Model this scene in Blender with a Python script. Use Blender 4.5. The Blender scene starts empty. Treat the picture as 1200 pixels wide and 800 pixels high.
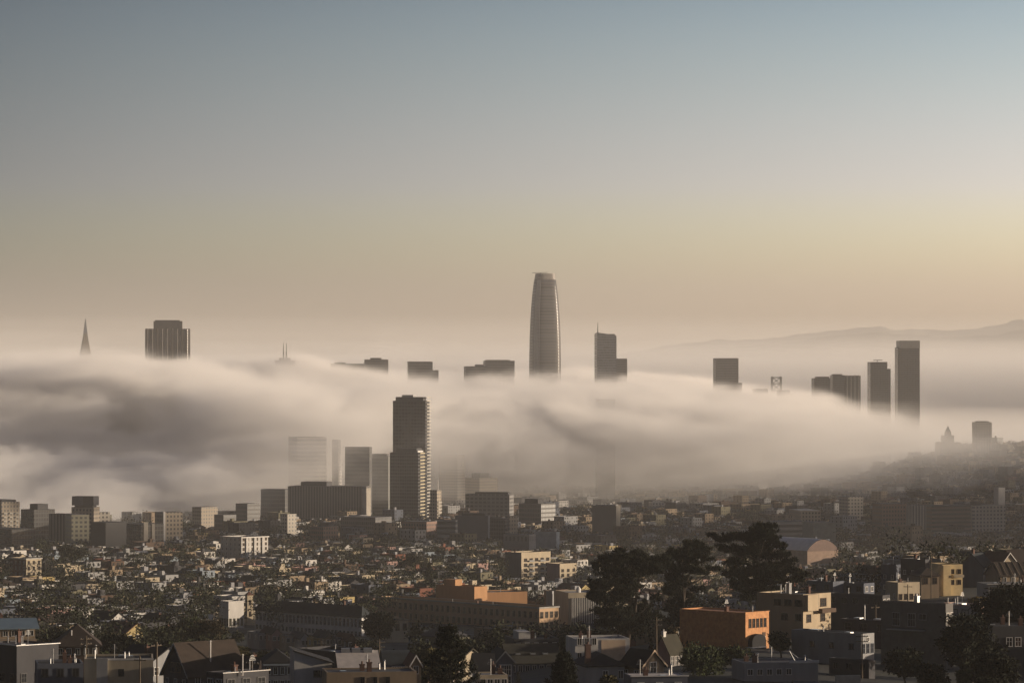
import bpy, bmesh, math, random
import numpy as np
from mathutils import Vector, Matrix

R = math.radians
SC = bpy.context.scene
COL = SC.collection
random.seed(7)

# ------------------------------------------------------------------ camera
F = 4216.0                      # focal length in photograph pixels (photo is 1200 x 800)
HOR = 436.0                     # photo row of the eye-level horizon
EYE = 180.0                     # eye height above the bay, metres
cam_data = bpy.data.cameras.new("camera")
cam_data.sensor_width = 36.0
cam_data.lens = 36.0 * F / 1200.0
cam_data.clip_start = 1.0
cam_data.clip_end = 90000.0
cam = bpy.data.objects.new("camera", cam_data)
cam.location = (0, 0, EYE)
cam.rotation_euler = (R(90) + math.atan((HOR - 400.0) / F), 0, 0)
COL.objects.link(cam)
SC.camera = cam

# ------------------------------------------------------------------ sky and sun
SUN_AZ, SUN_EL = 87.0, 7.0     # azimuth clockwise from the viewing direction (+Y), elevation
world = bpy.data.worlds.new("World")
SC.world = world
world.use_nodes = True
nt = world.node_tree
nt.nodes.clear()
w_out = nt.nodes.new("ShaderNodeOutputWorld")
w_bg = nt.nodes.new("ShaderNodeBackground")
w_sky = nt.nodes.new("ShaderNodeTexSky")
w_sky.sky_type = 'NISHITA'
w_sky.sun_disc = False
w_sky.sun_elevation = R(SUN_EL)
w_sky.sun_rotation = R(SUN_AZ)
w_sky.altitude = 180.0
w_sky.air_density = 1.0
w_sky.dust_density = 2.0
w_sky.ozone_density = 1.5
w_bg.inputs['Strength'].default_value = 0.15
# a bank of dull air near the horizon: the sky's own colour by height and by bearing from the sun
tc = nt.nodes.new("ShaderNodeTexCoord")
sep = nt.nodes.new("ShaderNodeSeparateXYZ")
nt.links.new(tc.outputs['Generated'], sep.inputs[0])
ramp = nt.nodes.new("ShaderNodeValToRGB")
cr = ramp.color_ramp
cr.interpolation = 'B_SPLINE'
SKY_STOPS = [(0.0, (0.34, 0.33, 0.41)), (0.010, (0.40, 0.41, 0.56)), (0.020, (0.62, 0.65, 0.95)), (0.037, (0.69, 0.79, 1.32)), (0.056, (0.55, 0.585, 0.90)),
             (0.08, (0.41, 0.46, 0.62)), (0.105, (0.28, 0.35, 0.475)), (0.30, (0.085, 0.115, 0.185)), (1.0, (0.095, 0.125, 0.20))]
for i, (p, c) in enumerate(SKY_STOPS):
    e = cr.elements[i] if i < 2 else cr.elements.new(p)
    e.position = p
    e.color = (*c, 1)
nt.links.new(sep.outputs['Z'], ramp.inputs[0])
az = nt.nodes.new("ShaderNodeMapRange")            # warmer and brighter towards the sun on the right
az.inputs['From Min'].default_value = -0.16
az.inputs['From Max'].default_value = 0.16
nt.links.new(sep.outputs['X'], az.inputs['Value'])
mr = nt.nodes.new("ShaderNodeMix")
mr.data_type = 'RGBA'
mr.inputs['A'].default_value = (0.40, 0.45, 0.53, 1)
mr.inputs['B'].default_value = (1.98, 1.76, 1.76, 1)
nt.links.new(az.outputs[0], mr.inputs['Factor'])
back = nt.nodes.new("ShaderNodeMapRange")          # the sky behind us is duller than the sky over the bay
back.inputs['From Min'].default_value = -0.4
back.inputs['From Max'].default_value = 0.8
back.inputs['To Min'].default_value = 0.46
back.inputs['To Max'].default_value = 1.0
nt.links.new(sep.outputs['Y'], back.inputs['Value'])
mul = nt.nodes.new("ShaderNodeVectorMath")
mul.operation = 'SCALE'
nt.links.new(mr.outputs['Result'], mul.inputs[0])
nt.links.new(back.outputs[0], mul.inputs['Scale'])
mx = nt.nodes.new("ShaderNodeMix")
mx.data_type = 'RGBA'
mx.blend_type = 'MULTIPLY'
mx.inputs['Factor'].default_value = 1.0
nt.links.new(ramp.outputs[0], mx.inputs['A'])
nt.links.new(mul.outputs[0], mx.inputs['B'])
mx2 = nt.nodes.new("ShaderNodeMix")
mx2.data_type = 'RGBA'
mx2.blend_type = 'MULTIPLY'
mx2.inputs['Factor'].default_value = 1.0
nt.links.new(w_sky.outputs[0], mx2.inputs['A'])
nt.links.new(mx.outputs['Result'], mx2.inputs['B'])
nt.links.new(mx2.outputs['Result'], w_bg.inputs['Color'])
nt.links.new(w_bg.outputs[0], w_out.inputs['Surface'])

sun_data = bpy.data.lights.new("sun", 'SUN')
sun_data.energy = 3.3
sun_data.angle = R(0.5)
sun_data.color = (1.0, 0.82, 0.62)
sun = bpy.data.objects.new("sun", sun_data)
sa, se = R(SUN_AZ), R(SUN_EL)
sun_dir = Vector((math.sin(sa) * math.cos(se), math.cos(sa) * math.cos(se), math.sin(se)))
sun.rotation_euler = (-sun_dir).to_track_quat('-Z', 'Y').to_euler()
sun.location = sun_dir * 3000
COL.objects.link(sun)

SC.view_settings.view_transform = 'Standard'
SC.view_settings.look = 'None'
SC.view_settings.exposure = 1.10
SC.view_settings.gamma = 1.0
SC.view_settings.use_curve_mapping = False
SC.render.engine = 'CYCLES'
cy = SC.cycles
cy.max_bounces = 6
cy.diffuse_bounces = 3
cy.glossy_bounces = 3
cy.transparent_max_bounces = 6
cy.volume_bounces = 4
cy.volume_step_rate = 1.0
cy.volume_max_steps = 512
cy.use_denoising = True
cy.use_adaptive_sampling = True
cy.adaptive_threshold = 0.01

def at(px, py, D):
    """world point seen at photo pixel (px, py) at distance D along the view"""
    return Vector(((px - 600.0) / F * D, D, EYE - (py - HOR) / F * D))

def gather(base, label=None, cat=None, group=None, kind=None):
    if label: base['label'] = label
    if cat: base['category'] = cat
    if group: base['group'] = group
    if kind: base['kind'] = kind
    return base
# ------------------------------------------------------------------ haze (even, over everything)
HAZE_TOP = 560.0
def box_mesh(name, lo, hi):
    me = bpy.data.meshes.new(name)
    x0, y0, z0 = lo; x1, y1, z1 = hi
    v = [(x0,y0,z0),(x1,y0,z0),(x1,y1,z0),(x0,y1,z0),(x0,y0,z1),(x1,y0,z1),(x1,y1,z1),(x0,y1,z1)]
    f = [(0,3,2,1),(4,5,6,7),(0,1,5,4),(1,2,6,5),(2,3,7,6),(3,0,4,7)]
    me.from_pydata(v, [], f)
    return me
def volume_material(name, color, density, aniso, density_attr=False, absorb=None):
    m = bpy.data.materials.new(name)
    m.use_nodes = True
    t = m.node_tree
    t.nodes.clear()
    o = t.nodes.new("ShaderNodeOutputMaterial")
    p = t.nodes.new("ShaderNodeVolumePrincipled")
    p.inputs['Color'].default_value = (*color, 1)
    p.inputs['Anisotropy'].default_value = aniso
    p.inputs['Density'].default_value = density
    p.inputs['Density Attribute'].default_value = 'density' if density_attr else ''
    if absorb: p.inputs['Absorption Color'].default_value = (*absorb, 1)
    t.links.new(p.outputs[0], o.inputs['Volume'])
    return m
haze = bpy.data.objects.new("haze", box_mesh("haze", (-16000, -3000, -31), (16000, 36000, HAZE_TOP)))
haze.data.materials.append(volume_material("haze_air", (0.95, 0.93, 0.90), 4.0e-5, 0.05))
haze['kind'] = 'stuff'
haze['label'] = 'pale even haze hanging over the whole city'
COL.objects.link(haze)

# ------------------------------------------------------------------ fog bank (a deck of low cloud lying over downtown)
class GF:
    """tiny helper writing field maths as geometry nodes"""
    def __init__(s, tree): s.t = tree
    def _in(s, node, k, v):
        if isinstance(v, (int, float)): node.inputs[k].default_value = v
        elif isinstance(v, tuple): node.inputs[k].default_value = v
        else: s.t.links.new(v, node.inputs[k])
    def m(s, op, a, b=None, c=None, clamp=False):
        n = s.t.nodes.new("ShaderNodeMath"); n.operation = op; n.use_clamp = clamp
        s._in(n, 0, a)
        if b is not None: s._in(n, 1, b)
        if c is not None: s._in(n, 2, c)
        return n.outputs[0]
    def add(s, a, b): return s.m('ADD', a, b)
    def sub(s, a, b): return s.m('SUBTRACT', a, b)
    def mul(s, a, b): return s.m('MULTIPLY', a, b)
    def step(s, v, lo, hi, t0=0.0, t1=1.0):
        n = s.t.nodes.new("ShaderNodeMapRange"); n.interpolation_type = 'SMOOTHSTEP'
        s._in(n, 'Value', v); s._in(n, 'From Min', lo); s._in(n, 'From Max', hi); s._in(n, 'To Min', t0); s._in(n, 'To Max', t1)
        return n.outputs[0]
    def noise(s, pos, scale, offset=(0,0,0), detail=4.0, rough=0.55, dist=0.0):
        v = s.t.nodes.new("ShaderNodeVectorMath"); v.operation = 'MULTIPLY_ADD'
        s.t.links.new(pos, v.inputs[0]); v.inputs[1].default_value = scale; v.inputs[2].default_value = offset
        n = s.t.nodes.new("ShaderNodeTexNoise"); n.noise_dimensions = '3D'
        s.t.links.new(v.outputs[0], n.inputs['Vector'])
        n.inputs['Scale'].default_value = 1.0; n.inputs['Detail'].default_value = detail
        n.inputs['Roughness'].default_value = rough; n.inputs['Distortion'].default_value = dist
        return n.outputs[0]
    def curve(s, v, pts, lo, hi):
        """piecewise value of v through pts [(x, y)], x scaled lo..hi, y returned as is"""
        ys = [p[1] for p in pts]; y0, y1 = min(ys), max(ys)
        n = s.t.nodes.new("ShaderNodeFloatCurve")
        s._in(n, 'Value', s.m('DIVIDE', s.sub(v, lo), hi - lo, clamp=True))
        c = n.mapping.curves[0]
        q = [((x - lo) / (hi - lo), (y - y0) / max(1e-6, y1 - y0)) for x, y in pts]
        c.points[0].location = q[0]; c.points[1].location = q[-1]
        for a in q[1:-1]: c.points.new(*a)
        n.mapping.update()
        return s.add(s.mul(n.outputs[0], y1 - y0), y0)

def fog_volume(name, lo, hi, res, build, material, label):
    tree = bpy.data.node_groups.new(name + "_field", 'GeometryNodeTree')
    tree.interface.new_socket("Geometry", in_out='OUTPUT', socket_type='NodeSocketGeometry')
    g = GF(tree)
    pos = tree.nodes.new("GeometryNodeInputPosition").outputs[0]
    sp = tree.nodes.new("ShaderNodeSeparateXYZ"); tree.links.new(pos, sp.inputs[0])
    d = build(g, pos, sp.outputs[0], sp.outputs[1], sp.outputs[2])
    vc = tree.nodes.new("GeometryNodeVolumeCube")
    vc.inputs['Min'].default_value = lo; vc.inputs['Max'].default_value = hi
    for k, n in zip('XYZ', res): vc.inputs['Resolution ' + k].default_value = n
    tree.links.new(d, vc.inputs['Density'])
    sm = tree.nodes.new("GeometryNodeSetMaterial"); sm.inputs['Material'].default_value = material
    tree.links.new(vc.outputs[0], sm.inputs[0])
    out = tree.nodes.new("NodeGroupOutput"); tree.links.new(sm.outputs[0], out.inputs[0])
    vol = bpy.data.volumes.new(name); vol.materials.append(material)
    o = bpy.data.objects.new(name, vol); COL.objects.link(o)
    md = o.modifiers.new("field", 'NODES'); md.node_group = tree
    o['kind'] = 'stuff'; o['label'] = label
    return o

def deck(g, pos, x, y, z):
    big = g.noise(pos, (1/900, 1/900, 1/400), (3.1, 7.7, 1.3), 2.0, 0.5)
    mid = g.noise(pos, (1/250, 1/330, 1/100), (9.2, 1.4, 4.0), 4.0, 0.6, 0.6)
    fine = g.noise(pos, (1/60, 1/80, 1/30), (2.2, 5.4, 8.0), 4.0, 0.68, 1.2)
    top = g.curve(x, [(-1400, 176), (-500, 174), (-200, 166), (0, 160), (300, 152), (440, 134), (560, 118), (700, 100), (1400, 90)], -1400, 1400)
    bot = g.curve(x, [(-1400, 0), (-560, 8), (-250, 45), (0, 94), (300, 102), (520, 106), (700, 108), (1400, 110)], -1400, 1400)
    bot = g.sub(bot, g.mul(g.step(y, 4300, 5600), 70.0))         # farther off it sinks to the streets
    n = g.add(g.add(g.mul(g.sub(big, 0.5), 150.0), g.mul(g.sub(mid, 0.5), 190.0)), g.mul(g.sub(fine, 0.5), 110.0))
    t = g.add(top, g.mul(n, 0.62))
    b = g.sub(bot, g.mul(n, 0.9))
    up = g.step(g.sub(t, z), -4.0, 32.0)
    dn = g.step(g.sub(z, b), -45.0, 60.0)
    front = g.curve(x, [(-1400, 2950), (-480, 3080), (-200, 3470), (0, 3730), (350, 3830), (700, 4000), (1400, 4200)], -1400, 1400)
    wx = g.add(x, g.add(g.mul(g.sub(mid, 0.5), 700.0), g.mul(g.sub(fine, 0.5), 160.0)))
    wz = g.add(z, g.add(g.mul(g.sub(mid, 0.5), 150.0), g.mul(g.sub(fine, 0.5), 60.0)))
    hollow = g.mul(g.mul(g.step(wz, 76, 128), g.step(wz, 235, 150)), g.step(wx, -170, -430))
    front = g.add(front, g.mul(hollow, 950.0))                  # the deck overhangs a low roll of fog on the left
    fr = g.step(g.sub(y, g.add(front, g.add(g.mul(g.sub(mid, 0.5), 2600.0), g.mul(g.sub(fine, 0.5), 900.0)))), -60.0, 200.0)
    cov = g.step(g.add(g.add(g.mul(big, 0.36), g.mul(mid, 0.38)), g.mul(fine, 0.26)), 0.39, 0.58, 0.10, 1.0)
    side = g.step(wx, 400.0, 620.0, 1.0, 0.05)
    d = g.mul(g.mul(up, dn), g.mul(fr, g.mul(cov, side)))
    d = g.mul(d, FOG_DENSITY)
    mist = g.mul(g.mul(g.step(y, 2250, 4000), g.step(z, 170, 30)), MIST_DENSITY)     # thin air under the deck
    bank = g.mul(g.mul(g.step(x, 830, 1050), g.mul(g.step(y, 2340, 2540), g.step(y, 4600, 4200))), g.mul(g.step(g.sub(g.sub(g.add(238.0, g.mul(n, 0.5)), g.add(g.mul(g.step(y, 2850, 3150), 55.0), g.mul(g.step(y, 3150, 3700), 45.0))), z), 0.0, 40.0), 0.011))   # unseen fog added off to the right to shade the flats from the sun
    return g.add(g.add(d, mist), bank)
MIST_DENSITY = 0.00100
FOG_DENSITY = 0.034
fog_mat = volume_material("fog_droplets", (1.0, 0.985, 0.965), 1.0, 0.1, True)
fog_volume("fog", (-1300, 2100, 2), (1500, 7200, 250), (430, 480, 72), deck, fog_mat,
           'thick bank of low fog lying across the downtown towers')

def bay(g, pos, x, y, z):
    n = g.noise(pos, (1/1800, 1/2500, 1/300), (0.3, 5.0, 2.0), 3.0)
    t = g.add(236.0, g.mul(g.sub(n, 0.5), 130.0))
    veil = g.mul(g.step(z, 520, 240), 0.00010)                  # thinner air above it, up to the hilltops
    return g.add(g.mul(g.step(g.sub(t, z), -25.0, 110.0), 0.0022), veil)
bay_mat = volume_material("bay_fog_droplets", (0.99, 0.975, 0.955), 1.0, 0.1, True)
fog_volume("bay_fog", (-4000, 7400, 2), (4000, 19000, 556), (70, 80, 60), bay, bay_mat,
           'smooth pale fog covering the bay below the far hills')
# ------------------------------------------------------------------ materials
MATS = {}
def mat(name, color, rough=0.85, var=0.18, scale=0.35, spec=0.3, metal=0.0, color2=None, streak=False):
    """painted / weathered surface: the colour wanders with two noises (patches, and run-down streaks)"""
    if name in MATS: return MATS[name]
    m = bpy.data.materials.new(name); m.use_nodes = True
    t = m.node_tree; b = t.nodes["Principled BSDF"]
    b.inputs['Roughness'].default_value = rough
    b.inputs['Specular IOR Level'].default_value = spec
    b.inputs['Metallic'].default_value = metal
    co = t.nodes.new("ShaderNodeNewGeometry")
    mp = t.nodes.new("ShaderNodeMapping")
    mp.inputs['Scale'].default_value = (scale, scale, scale * (0.22 if streak else 1.0))
    t.links.new(co.outputs['Position'], mp.inputs['Vector'])
    n = t.nodes.new("ShaderNodeTexNoise"); n.inputs['Scale'].default_value = 1.0; n.inputs['Detail'].default_value = 5.0
    n.inputs['Roughness'].default_value = 0.65
    t.links.new(mp.outputs[0], n.inputs['Vector'])
    r = t.nodes.new("ShaderNodeValToRGB")
    c1 = tuple(c * (1 - var) for c in color)
    c2 = color2 or tuple(min(1, c * (1 + var)) for c in color)
    r.color_ramp.elements[0].position = 0.32; r.color_ramp.elements[0].color = (*c1, 1)
    r.color_ramp.elements[1].position = 0.68; r.color_ramp.elements[1].color = (*c2, 1)
    t.links.new(n.outputs[0], r.inputs[0]); t.links.new(r.outputs[0], b.inputs['Base Color'])
    MATS[name] = m
    return m

def facade(name, wall, glass, floor=3.3, bay=2.4, wf=0.6, hf=0.5, rough=0.35, wall_rough=0.8, off=0.0):
    """curtain wall: repeating floors and bays (one axis varies on each upright face, so x + y runs along it)"""
    if name in MATS: return MATS[name]
    m = bpy.data.materials.new(name); m.use_nodes = True
    t = m.node_tree; b = t.nodes["Principled BSDF"]
    N = t.nodes.new; L = t.links.new
    tc = N("ShaderNodeTexCoord"); sp = N("ShaderNodeSeparateXYZ"); L(tc.outputs['Object'], sp.inputs[0])
    def ma(op, a, bb, cl=False):
        n = N("ShaderNodeMath"); n.operation = op; n.use_clamp = cl
        for i, q in enumerate((a, bb)):
            if isinstance(q, (int, float)): n.inputs[i].default_value = q
            else: L(q, n.inputs[i])
        return n.outputs[0]
    u = ma('FRACT', ma('DIVIDE', ma('ADD', ma('ADD', sp.outputs[0], sp.outputs[1]), 5000 + off), bay), 0)
    v = ma('FRACT', ma('DIVIDE', ma('ADD', sp.outputs[2], 0.2), floor), 0)
    k = ma('MULTIPLY', ma('LESS_THAN', u, wf), ma('LESS_THAN', v, hf))
    cell = N("ShaderNodeCombineXYZ")
    L(ma('FLOOR', ma('DIVIDE', ma('ADD', ma('ADD', sp.outputs[0], sp.outputs[1]), 5000 + off), bay), 0), cell.inputs[0])
    L(ma('FLOOR', ma('DIVIDE', ma('ADD', sp.outputs[2], 0.2), floor), 0), cell.inputs[1])
    wn = N("ShaderNodeTexWhiteNoise"); L(cell.outputs[0], wn.inputs['Vector'])
    gm = N("ShaderNodeMix"); gm.data_type = 'RGBA'
    gm.inputs['A'].default_value = (*[c * 0.6 for c in glass], 1); gm.inputs['B'].default_value = (*[c * 1.5 for c in glass], 1)
    L(wn.outputs['Value'], gm.inputs['Factor'])
    ns = N("ShaderNodeTexNoise"); ns.inputs['Scale'].default_value = 0.12; ns.inputs['Detail'].default_value = 4; L(tc.outputs['Object'], ns.inputs['Vector'])
    wm = N("ShaderNodeMix"); wm.data_type = 'RGBA'
    wm.inputs['A'].default_value = (*[c * 0.8 for c in wall], 1); wm.inputs['B'].default_value = (*[c * 1.2 for c in wall], 1)
    L(ns.outputs[0], wm.inputs['Factor'])
    mx = N("ShaderNodeMix"); mx.data_type = 'RGBA'
    L(k, mx.inputs['Factor']); L(wm.outputs['Result'], mx.inputs['A']); L(gm.outputs['Result'], mx.inputs['B'])
    L(mx.outputs['Result'], b.inputs['Base Color'])
    rm = N("ShaderNodeMix"); rm.data_type = 'FLOAT'; L(k, rm.inputs[0]); rm.inputs[2].default_value = wall_rough; rm.inputs[3].default_value = rough
    L(rm.outputs[0], b.inputs['Roughness'])
    MATS[name] = m
    return m

WALLS = {  # name: colour
    'white': (0.46, 0.44, 0.41), 'cream': (0.38, 0.32, 0.23), 'pale grey': (0.26, 0.26, 0.26), 'tan': (0.23, 0.175, 0.12),
    'pale blue': (0.19, 0.225, 0.26), 'pink': (0.30, 0.19, 0.17), 'dark grey': (0.055, 0.055, 0.06), 'brown': (0.085, 0.056, 0.04),
    'yellow': (0.36, 0.28, 0.13), 'olive': (0.13, 0.12, 0.08), 'slate blue': (0.085, 0.095, 0.12), 'rust red': (0.15, 0.06, 0.04)}
def wall_mat(k): return mat('stucco_' + k.replace(' ', '_'), WALLS[k], 0.9, 0.14, 0.5, streak=True)
ROOFS = {'black': (0.016, 0.016, 0.018), 'grey': (0.06, 0.06, 0.064), 'silver': (0.24, 0.24, 0.25), 'brown': (0.036, 0.026, 0.02),
         'slate': (0.03, 0.036, 0.04), 'red-brown': (0.08, 0.036, 0.026), 'olive': (0.045, 0.042, 0.03), 'pale': (0.38, 0.36, 0.33)}
def roof_mat(k): return mat('roofing_' + k.replace('-', '_'), ROOFS[k], 0.9, 0.25, 0.6)
GLASS = mat('window_glass', (0.02, 0.022, 0.025), 0.12, 0.3, 0.4, 0.5)
TRIM = mat('white_trim', (0.55, 0.53, 0.50), 0.6, 0.1)
DARK = mat('dark_metal', (0.04, 0.04, 0.042), 0.55, 0.2)
METAL = mat('galvanised_metal', (0.35, 0.35, 0.35), 0.45, 0.2, 1.0, metal=0.6)
CONC = mat('concrete', (0.27, 0.26, 0.24), 0.9, 0.2)
BRICK = mat('chimney_brick', (0.10, 0.055, 0.042), 0.9, 0.25, 2.0)
WOOD = mat('weathered_wood', (0.11, 0.085, 0.06), 0.9, 0.25, 1.5)

# ------------------------------------------------------------------ mesh building
class MB:
    def __init__(s): s.v, s.f, s.m = [], [], []
    def face(s, pts, mi=0):
        n = len(s.v); s.v += [tuple(p) for p in pts]; s.f.append(tuple(range(n, n + len(pts)))); s.m.append(mi); return s
    def box(s, lo, hi, mi=0, top=True, bottom=True):
        x0, y0, z0 = lo; x1, y1, z1 = hi; n = len(s.v)
        s.v += [(x0,y0,z0),(x1,y0,z0),(x1,y1,z0),(x0,y1,z0),(x0,y0,z1),(x1,y0,z1),(x1,y1,z1),(x0,y1,z1)]
        fs = [(0,1,5,4),(1,2,6,5),(2,3,7,6),(3,0,4,7)]
        if top: fs.append((4,5,6,7))
        if bottom: fs.append((0,3,2,1))
        s.f += [tuple(n + i for i in q) for q in fs]; s.m += [mi] * len(fs); return s
    def prism(s, poly, z0, z1, mi=0, top=True, zt=None):
        n = len(s.v); k = len(poly)
        s.v += [(x, y, z0) for x, y in poly] + [(x, y, z1 if zt is None else zt[i]) for i, (x, y) in enumerate(poly)]
        for i in range(k):
            j = (i + 1) % k; s.f.append((n+i, n+j, n+k+j, n+k+i)); s.m.append(mi)
        if top: s.f.append(tuple(n + k + i for i in range(k))); s.m.append(mi)
        return s
    def tube(s, p0, p1, r0, r1=None, n=6, mi=0):
        r1 = r0 if r1 is None else r1
        p0, p1 = Vector(p0), Vector(p1); a = (p1 - p0)
        if a.length < 1e-6: return s
        a.normalize(); u = a.orthogonal().normalized(); w = a.cross(u); k = len(s.v)
        for p, r in ((p0, r0), (p1, r1)):
            for i in range(n):
                t = 2 * math.pi * i / n; s.v.append(tuple(p + (u * math.cos(t) + w * math.sin(t)) * r))
        for i in range(n):
            j = (i + 1) % n; s.f.append((k+i, k+j, k+n+j, k+n+i)); s.m.append(mi)
        s.f.append(tuple(k + n + i for i in range(n))); s.m.append(mi)
        s.f.append(tuple(k + n - 1 - i for i in range(n))); s.m.append(mi)
        return s
    def loft(s, rings, mi=0, cap=True):
        n = len(s.v); k = len(rings[0])
        for r in rings: s.v += [tuple(p) for p in r]
        for a in range(len(rings) - 1):
            for i in range(k):
                j = (i + 1) % k; s.f.append((n+a*k+i, n+a*k+j, n+(a+1)*k+j, n+(a+1)*k+i)); s.m.append(mi)
        if cap: s.f.append(tuple(n + (len(rings)-1)*k + i for i in range(k))); s.m.append(mi)
        return s
    def mesh(s, name, mats, smooth=False):
        me = bpy.data.meshes.new(name); me.from_pydata(s.v, [], s.f)
        for m in mats: me.materials.append(m)
        if len(mats) > 1: me.polygons.foreach_set("material_index", s.m)
        if smooth: me.polygons.foreach_set("use_smooth", [True] * len(s.f))
        return me
    def build(s, name, mats, parent=None, smooth=False):
        if not isinstance(mats, (list, tuple)): mats = [mats]
        return link(name, s.mesh(name, mats, smooth), parent)

def link(name, me, parent=None, loc=(0, 0, 0), rz=0.0):
    o = bpy.data.objects.new(name, me); COL.objects.link(o)
    o.location = loc; o.rotation_euler = (0, 0, rz)
    if parent: o.parent = parent
    return o
def empty(name, loc, rz=0.0):
    o = bpy.data.objects.new(name, None); COL.objects.link(o)
    o.location = loc; o.rotation_euler = (0, 0, rz); o.empty_display_size = 1
    return o

# ------------------------------------------------------------------ terrain
TD = np.array([-3000, -900, -120, 0, 300, 500, 650, 800, 1000, 1150, 1300, 1600, 2000, 2500, 3000, 3500, 4000, 5000, 6000, 7000, 40000.])  # unseen rise behind the camera, raised to cut the sky light from there
TC = np.array([-300., 100, 450, 850, 1100, 1500])
TZ = np.array([
 [300,330,185,172,146,134,124,114,104,98,91,81,71,58,45,36,27,14,5,-6,-6],
 [300,330,185,172,144,131,122,112,101,95,88.5,79,69,56,43,34,25,13,5,-6,-6],
 [300,330,185,172,144,132,121,111,100,93.5,87,77.5,67,54,42,33,25,13,5,-6,-6],
 [300,330,185,172,143,132,127,121,102,90,84,76,66,53,41,33,25,13,5,-6,-6],
 [300,330,185,172,142,132,124.5,119.5,117.5,115,102,80,66,52,42,36,32,18,6,-6,-6],
 [300,330,185,172,142,132,126,122,121,120,108,84,68,54,44,38,34,20,6,-6,-6]], float)
def ground_z(x, y):
    x = np.asarray(x, float); y = np.asarray(y, float)
    px = 600 + F * x / np.maximum(y, 250.0)
    j = np.clip(np.searchsorted(TC, px) - 1, 0, len(TC) - 2)
    t = np.clip((px - TC[j]) / (TC[j+1] - TC[j]), 0, 1); t = t * t * (3 - 2 * t)
    cols = np.stack([np.interp(y, TD, c) for c in TZ])
    if x.ndim == 0: z = cols[j] * (1 - t) + cols[j+1] * t
    else:
        ii = np.arange(x.size).reshape(x.shape); cf = cols.reshape(len(TC), -1)
        z = cf[j.ravel(), ii.ravel()].reshape(x.shape) * (1 - t) + cf[j.ravel()+1, ii.ravel()].reshape(x.shape) * t
    # the rounded hill at the right behind the flats
    z = z + 58 * np.exp(-((x - 600) / 150) ** 2 - ((y - 4450) / 480) ** 2)
    return z
def gz(x, y): return float(ground_z(x, y))
GRID = R(42)                                     # the street grid stands at 42 degrees to our view
def build_ground():
    ys = np.concatenate([np.arange(-2600, 240, 200), np.arange(240, 2400, 16), np.arange(2400, 7200, 80), np.array([7400, 9000, 14000, 24000, 36000])])
    us = np.linspace(-1, 1, 121)
    hw = np.where(ys < 7300, 260 + np.maximum(ys, 0) * 0.30 + np.where(ys < 300, 900, 0), 15000)
    X = us[None, :] * hw[:, None]; Y = np.repeat(ys[:, None], len(us), 1)
    Z = ground_z(X, Y)
    n, m = X.shape
    v = np.stack([X, Y, Z], -1).reshape(-1, 3)
    idx = np.arange(n * m).reshape(n, m)
    f = np.stack([idx[:-1, :-1], idx[:-1, 1:], idx[1:, 1:], idx[1:, :-1]], -1).reshape(-1, 4)
    me = bpy.data.meshes.new("ground"); me.from_pydata(v.tolist(), [], f.tolist())
    me.polygons.foreach_set("use_smooth", [True] * len(f))
    me.materials.append(mat('city_ground', (0.030, 0.029, 0.025), 0.95, 0.35, 0.05, color2=(0.034, 0.038, 0.022)))
    o = link("ground", me); o['kind'] = 'structure'
build_ground()
# ------------------------------------------------------------------ water, far hills
def build_far():
    m = mat('bay_water', (0.03, 0.04, 0.045), 0.15, 0.1, 0.01)
    w = MB().face([(-15000, 6950, 0), (15000, 6950, 0), (15000, 24500, 0), (-15000, 24500, 0)]).build("water", m); w['kind'] = 'structure'
    pts = [(-2000, 418), (300, 418), (600, 418), (700, 416), (765, 409), (800, 403), (840, 398), (865, 399), (900, 395), (935, 392), (985, 386), (1010, 385),
           (1035, 384), (1050, 387), (1075, 385), (1100, 387), (1125, 386), (1150, 382), (1175, 380), (1188, 376), (1215, 374), (1260, 366), (1500, 362), (2300, 380), (3000, 400)]
    rg = random.Random(3)
    def ridge(name, D, pts, lift, depth, label):
        xs = np.arange(-2000, 3000, 7.0)
        top = np.interp(xs, [p[0] for p in pts], [p[1] for p in pts])
        ph = [rg.uniform(0, 6.28) for _ in range(6)]
        top = top + 0.7 * np.sin(xs / 13 + ph[0]) + 0.5 * np.sin(xs / 5.1 + ph[1]) + 0.9 * np.sin(xs / 37 + ph[2]) + np.random.RandomState(5).normal(0, 0.35, len(xs))
        rows = []
        for fr, dy in ((0.0, -depth), (0.35, -depth * 0.7), (0.6, -depth * 0.45), (0.85, -depth * 0.2), (1.0, 0.0), (0.6, depth * 0.5), (0.0, depth)):
            row = []
            for i, x in enumerate(xs):
                zt = EYE - (top[i] - lift - HOR) / F * D
                wob = 1 + 0.12 * math.sin(x / 23 + dy) * (1 if 0 < fr < 1 else 0)
                row.append(((x - 600) / F * D, D + dy, max(-5, zt * fr * wob) if fr < 1 else zt))
            rows.append(row)
        n, k = len(rows), len(xs)
        f = [(a*k+i, a*k+i+1, (a+1)*k+i+1, (a+1)*k+i) for a in range(n-1) for i in range(k-1)]
        me = bpy.data.meshes.new(name); me.from_pydata([p for r in rows for p in r], [], f)
        me.polygons.foreach_set("use_smooth", [True] * len(f))
        me.materials.append(mat('dry_hillside', (0.07, 0.068, 0.045), 0.95, 0.35, 0.003))
        o = link(name, me); o['kind'] = 'structure'; return o
    ridge("hills", 24500, pts, 0, 2200, '')
    low = [(x, y + (8 if x > 700 else 4)) for x, y in pts]
    ridge("lower_hills", 20500, [(x, min(420, y + 9 + 3 * math.sin(x / 90))) for x, y in pts], 0, 1300, '')
build_far()

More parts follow.
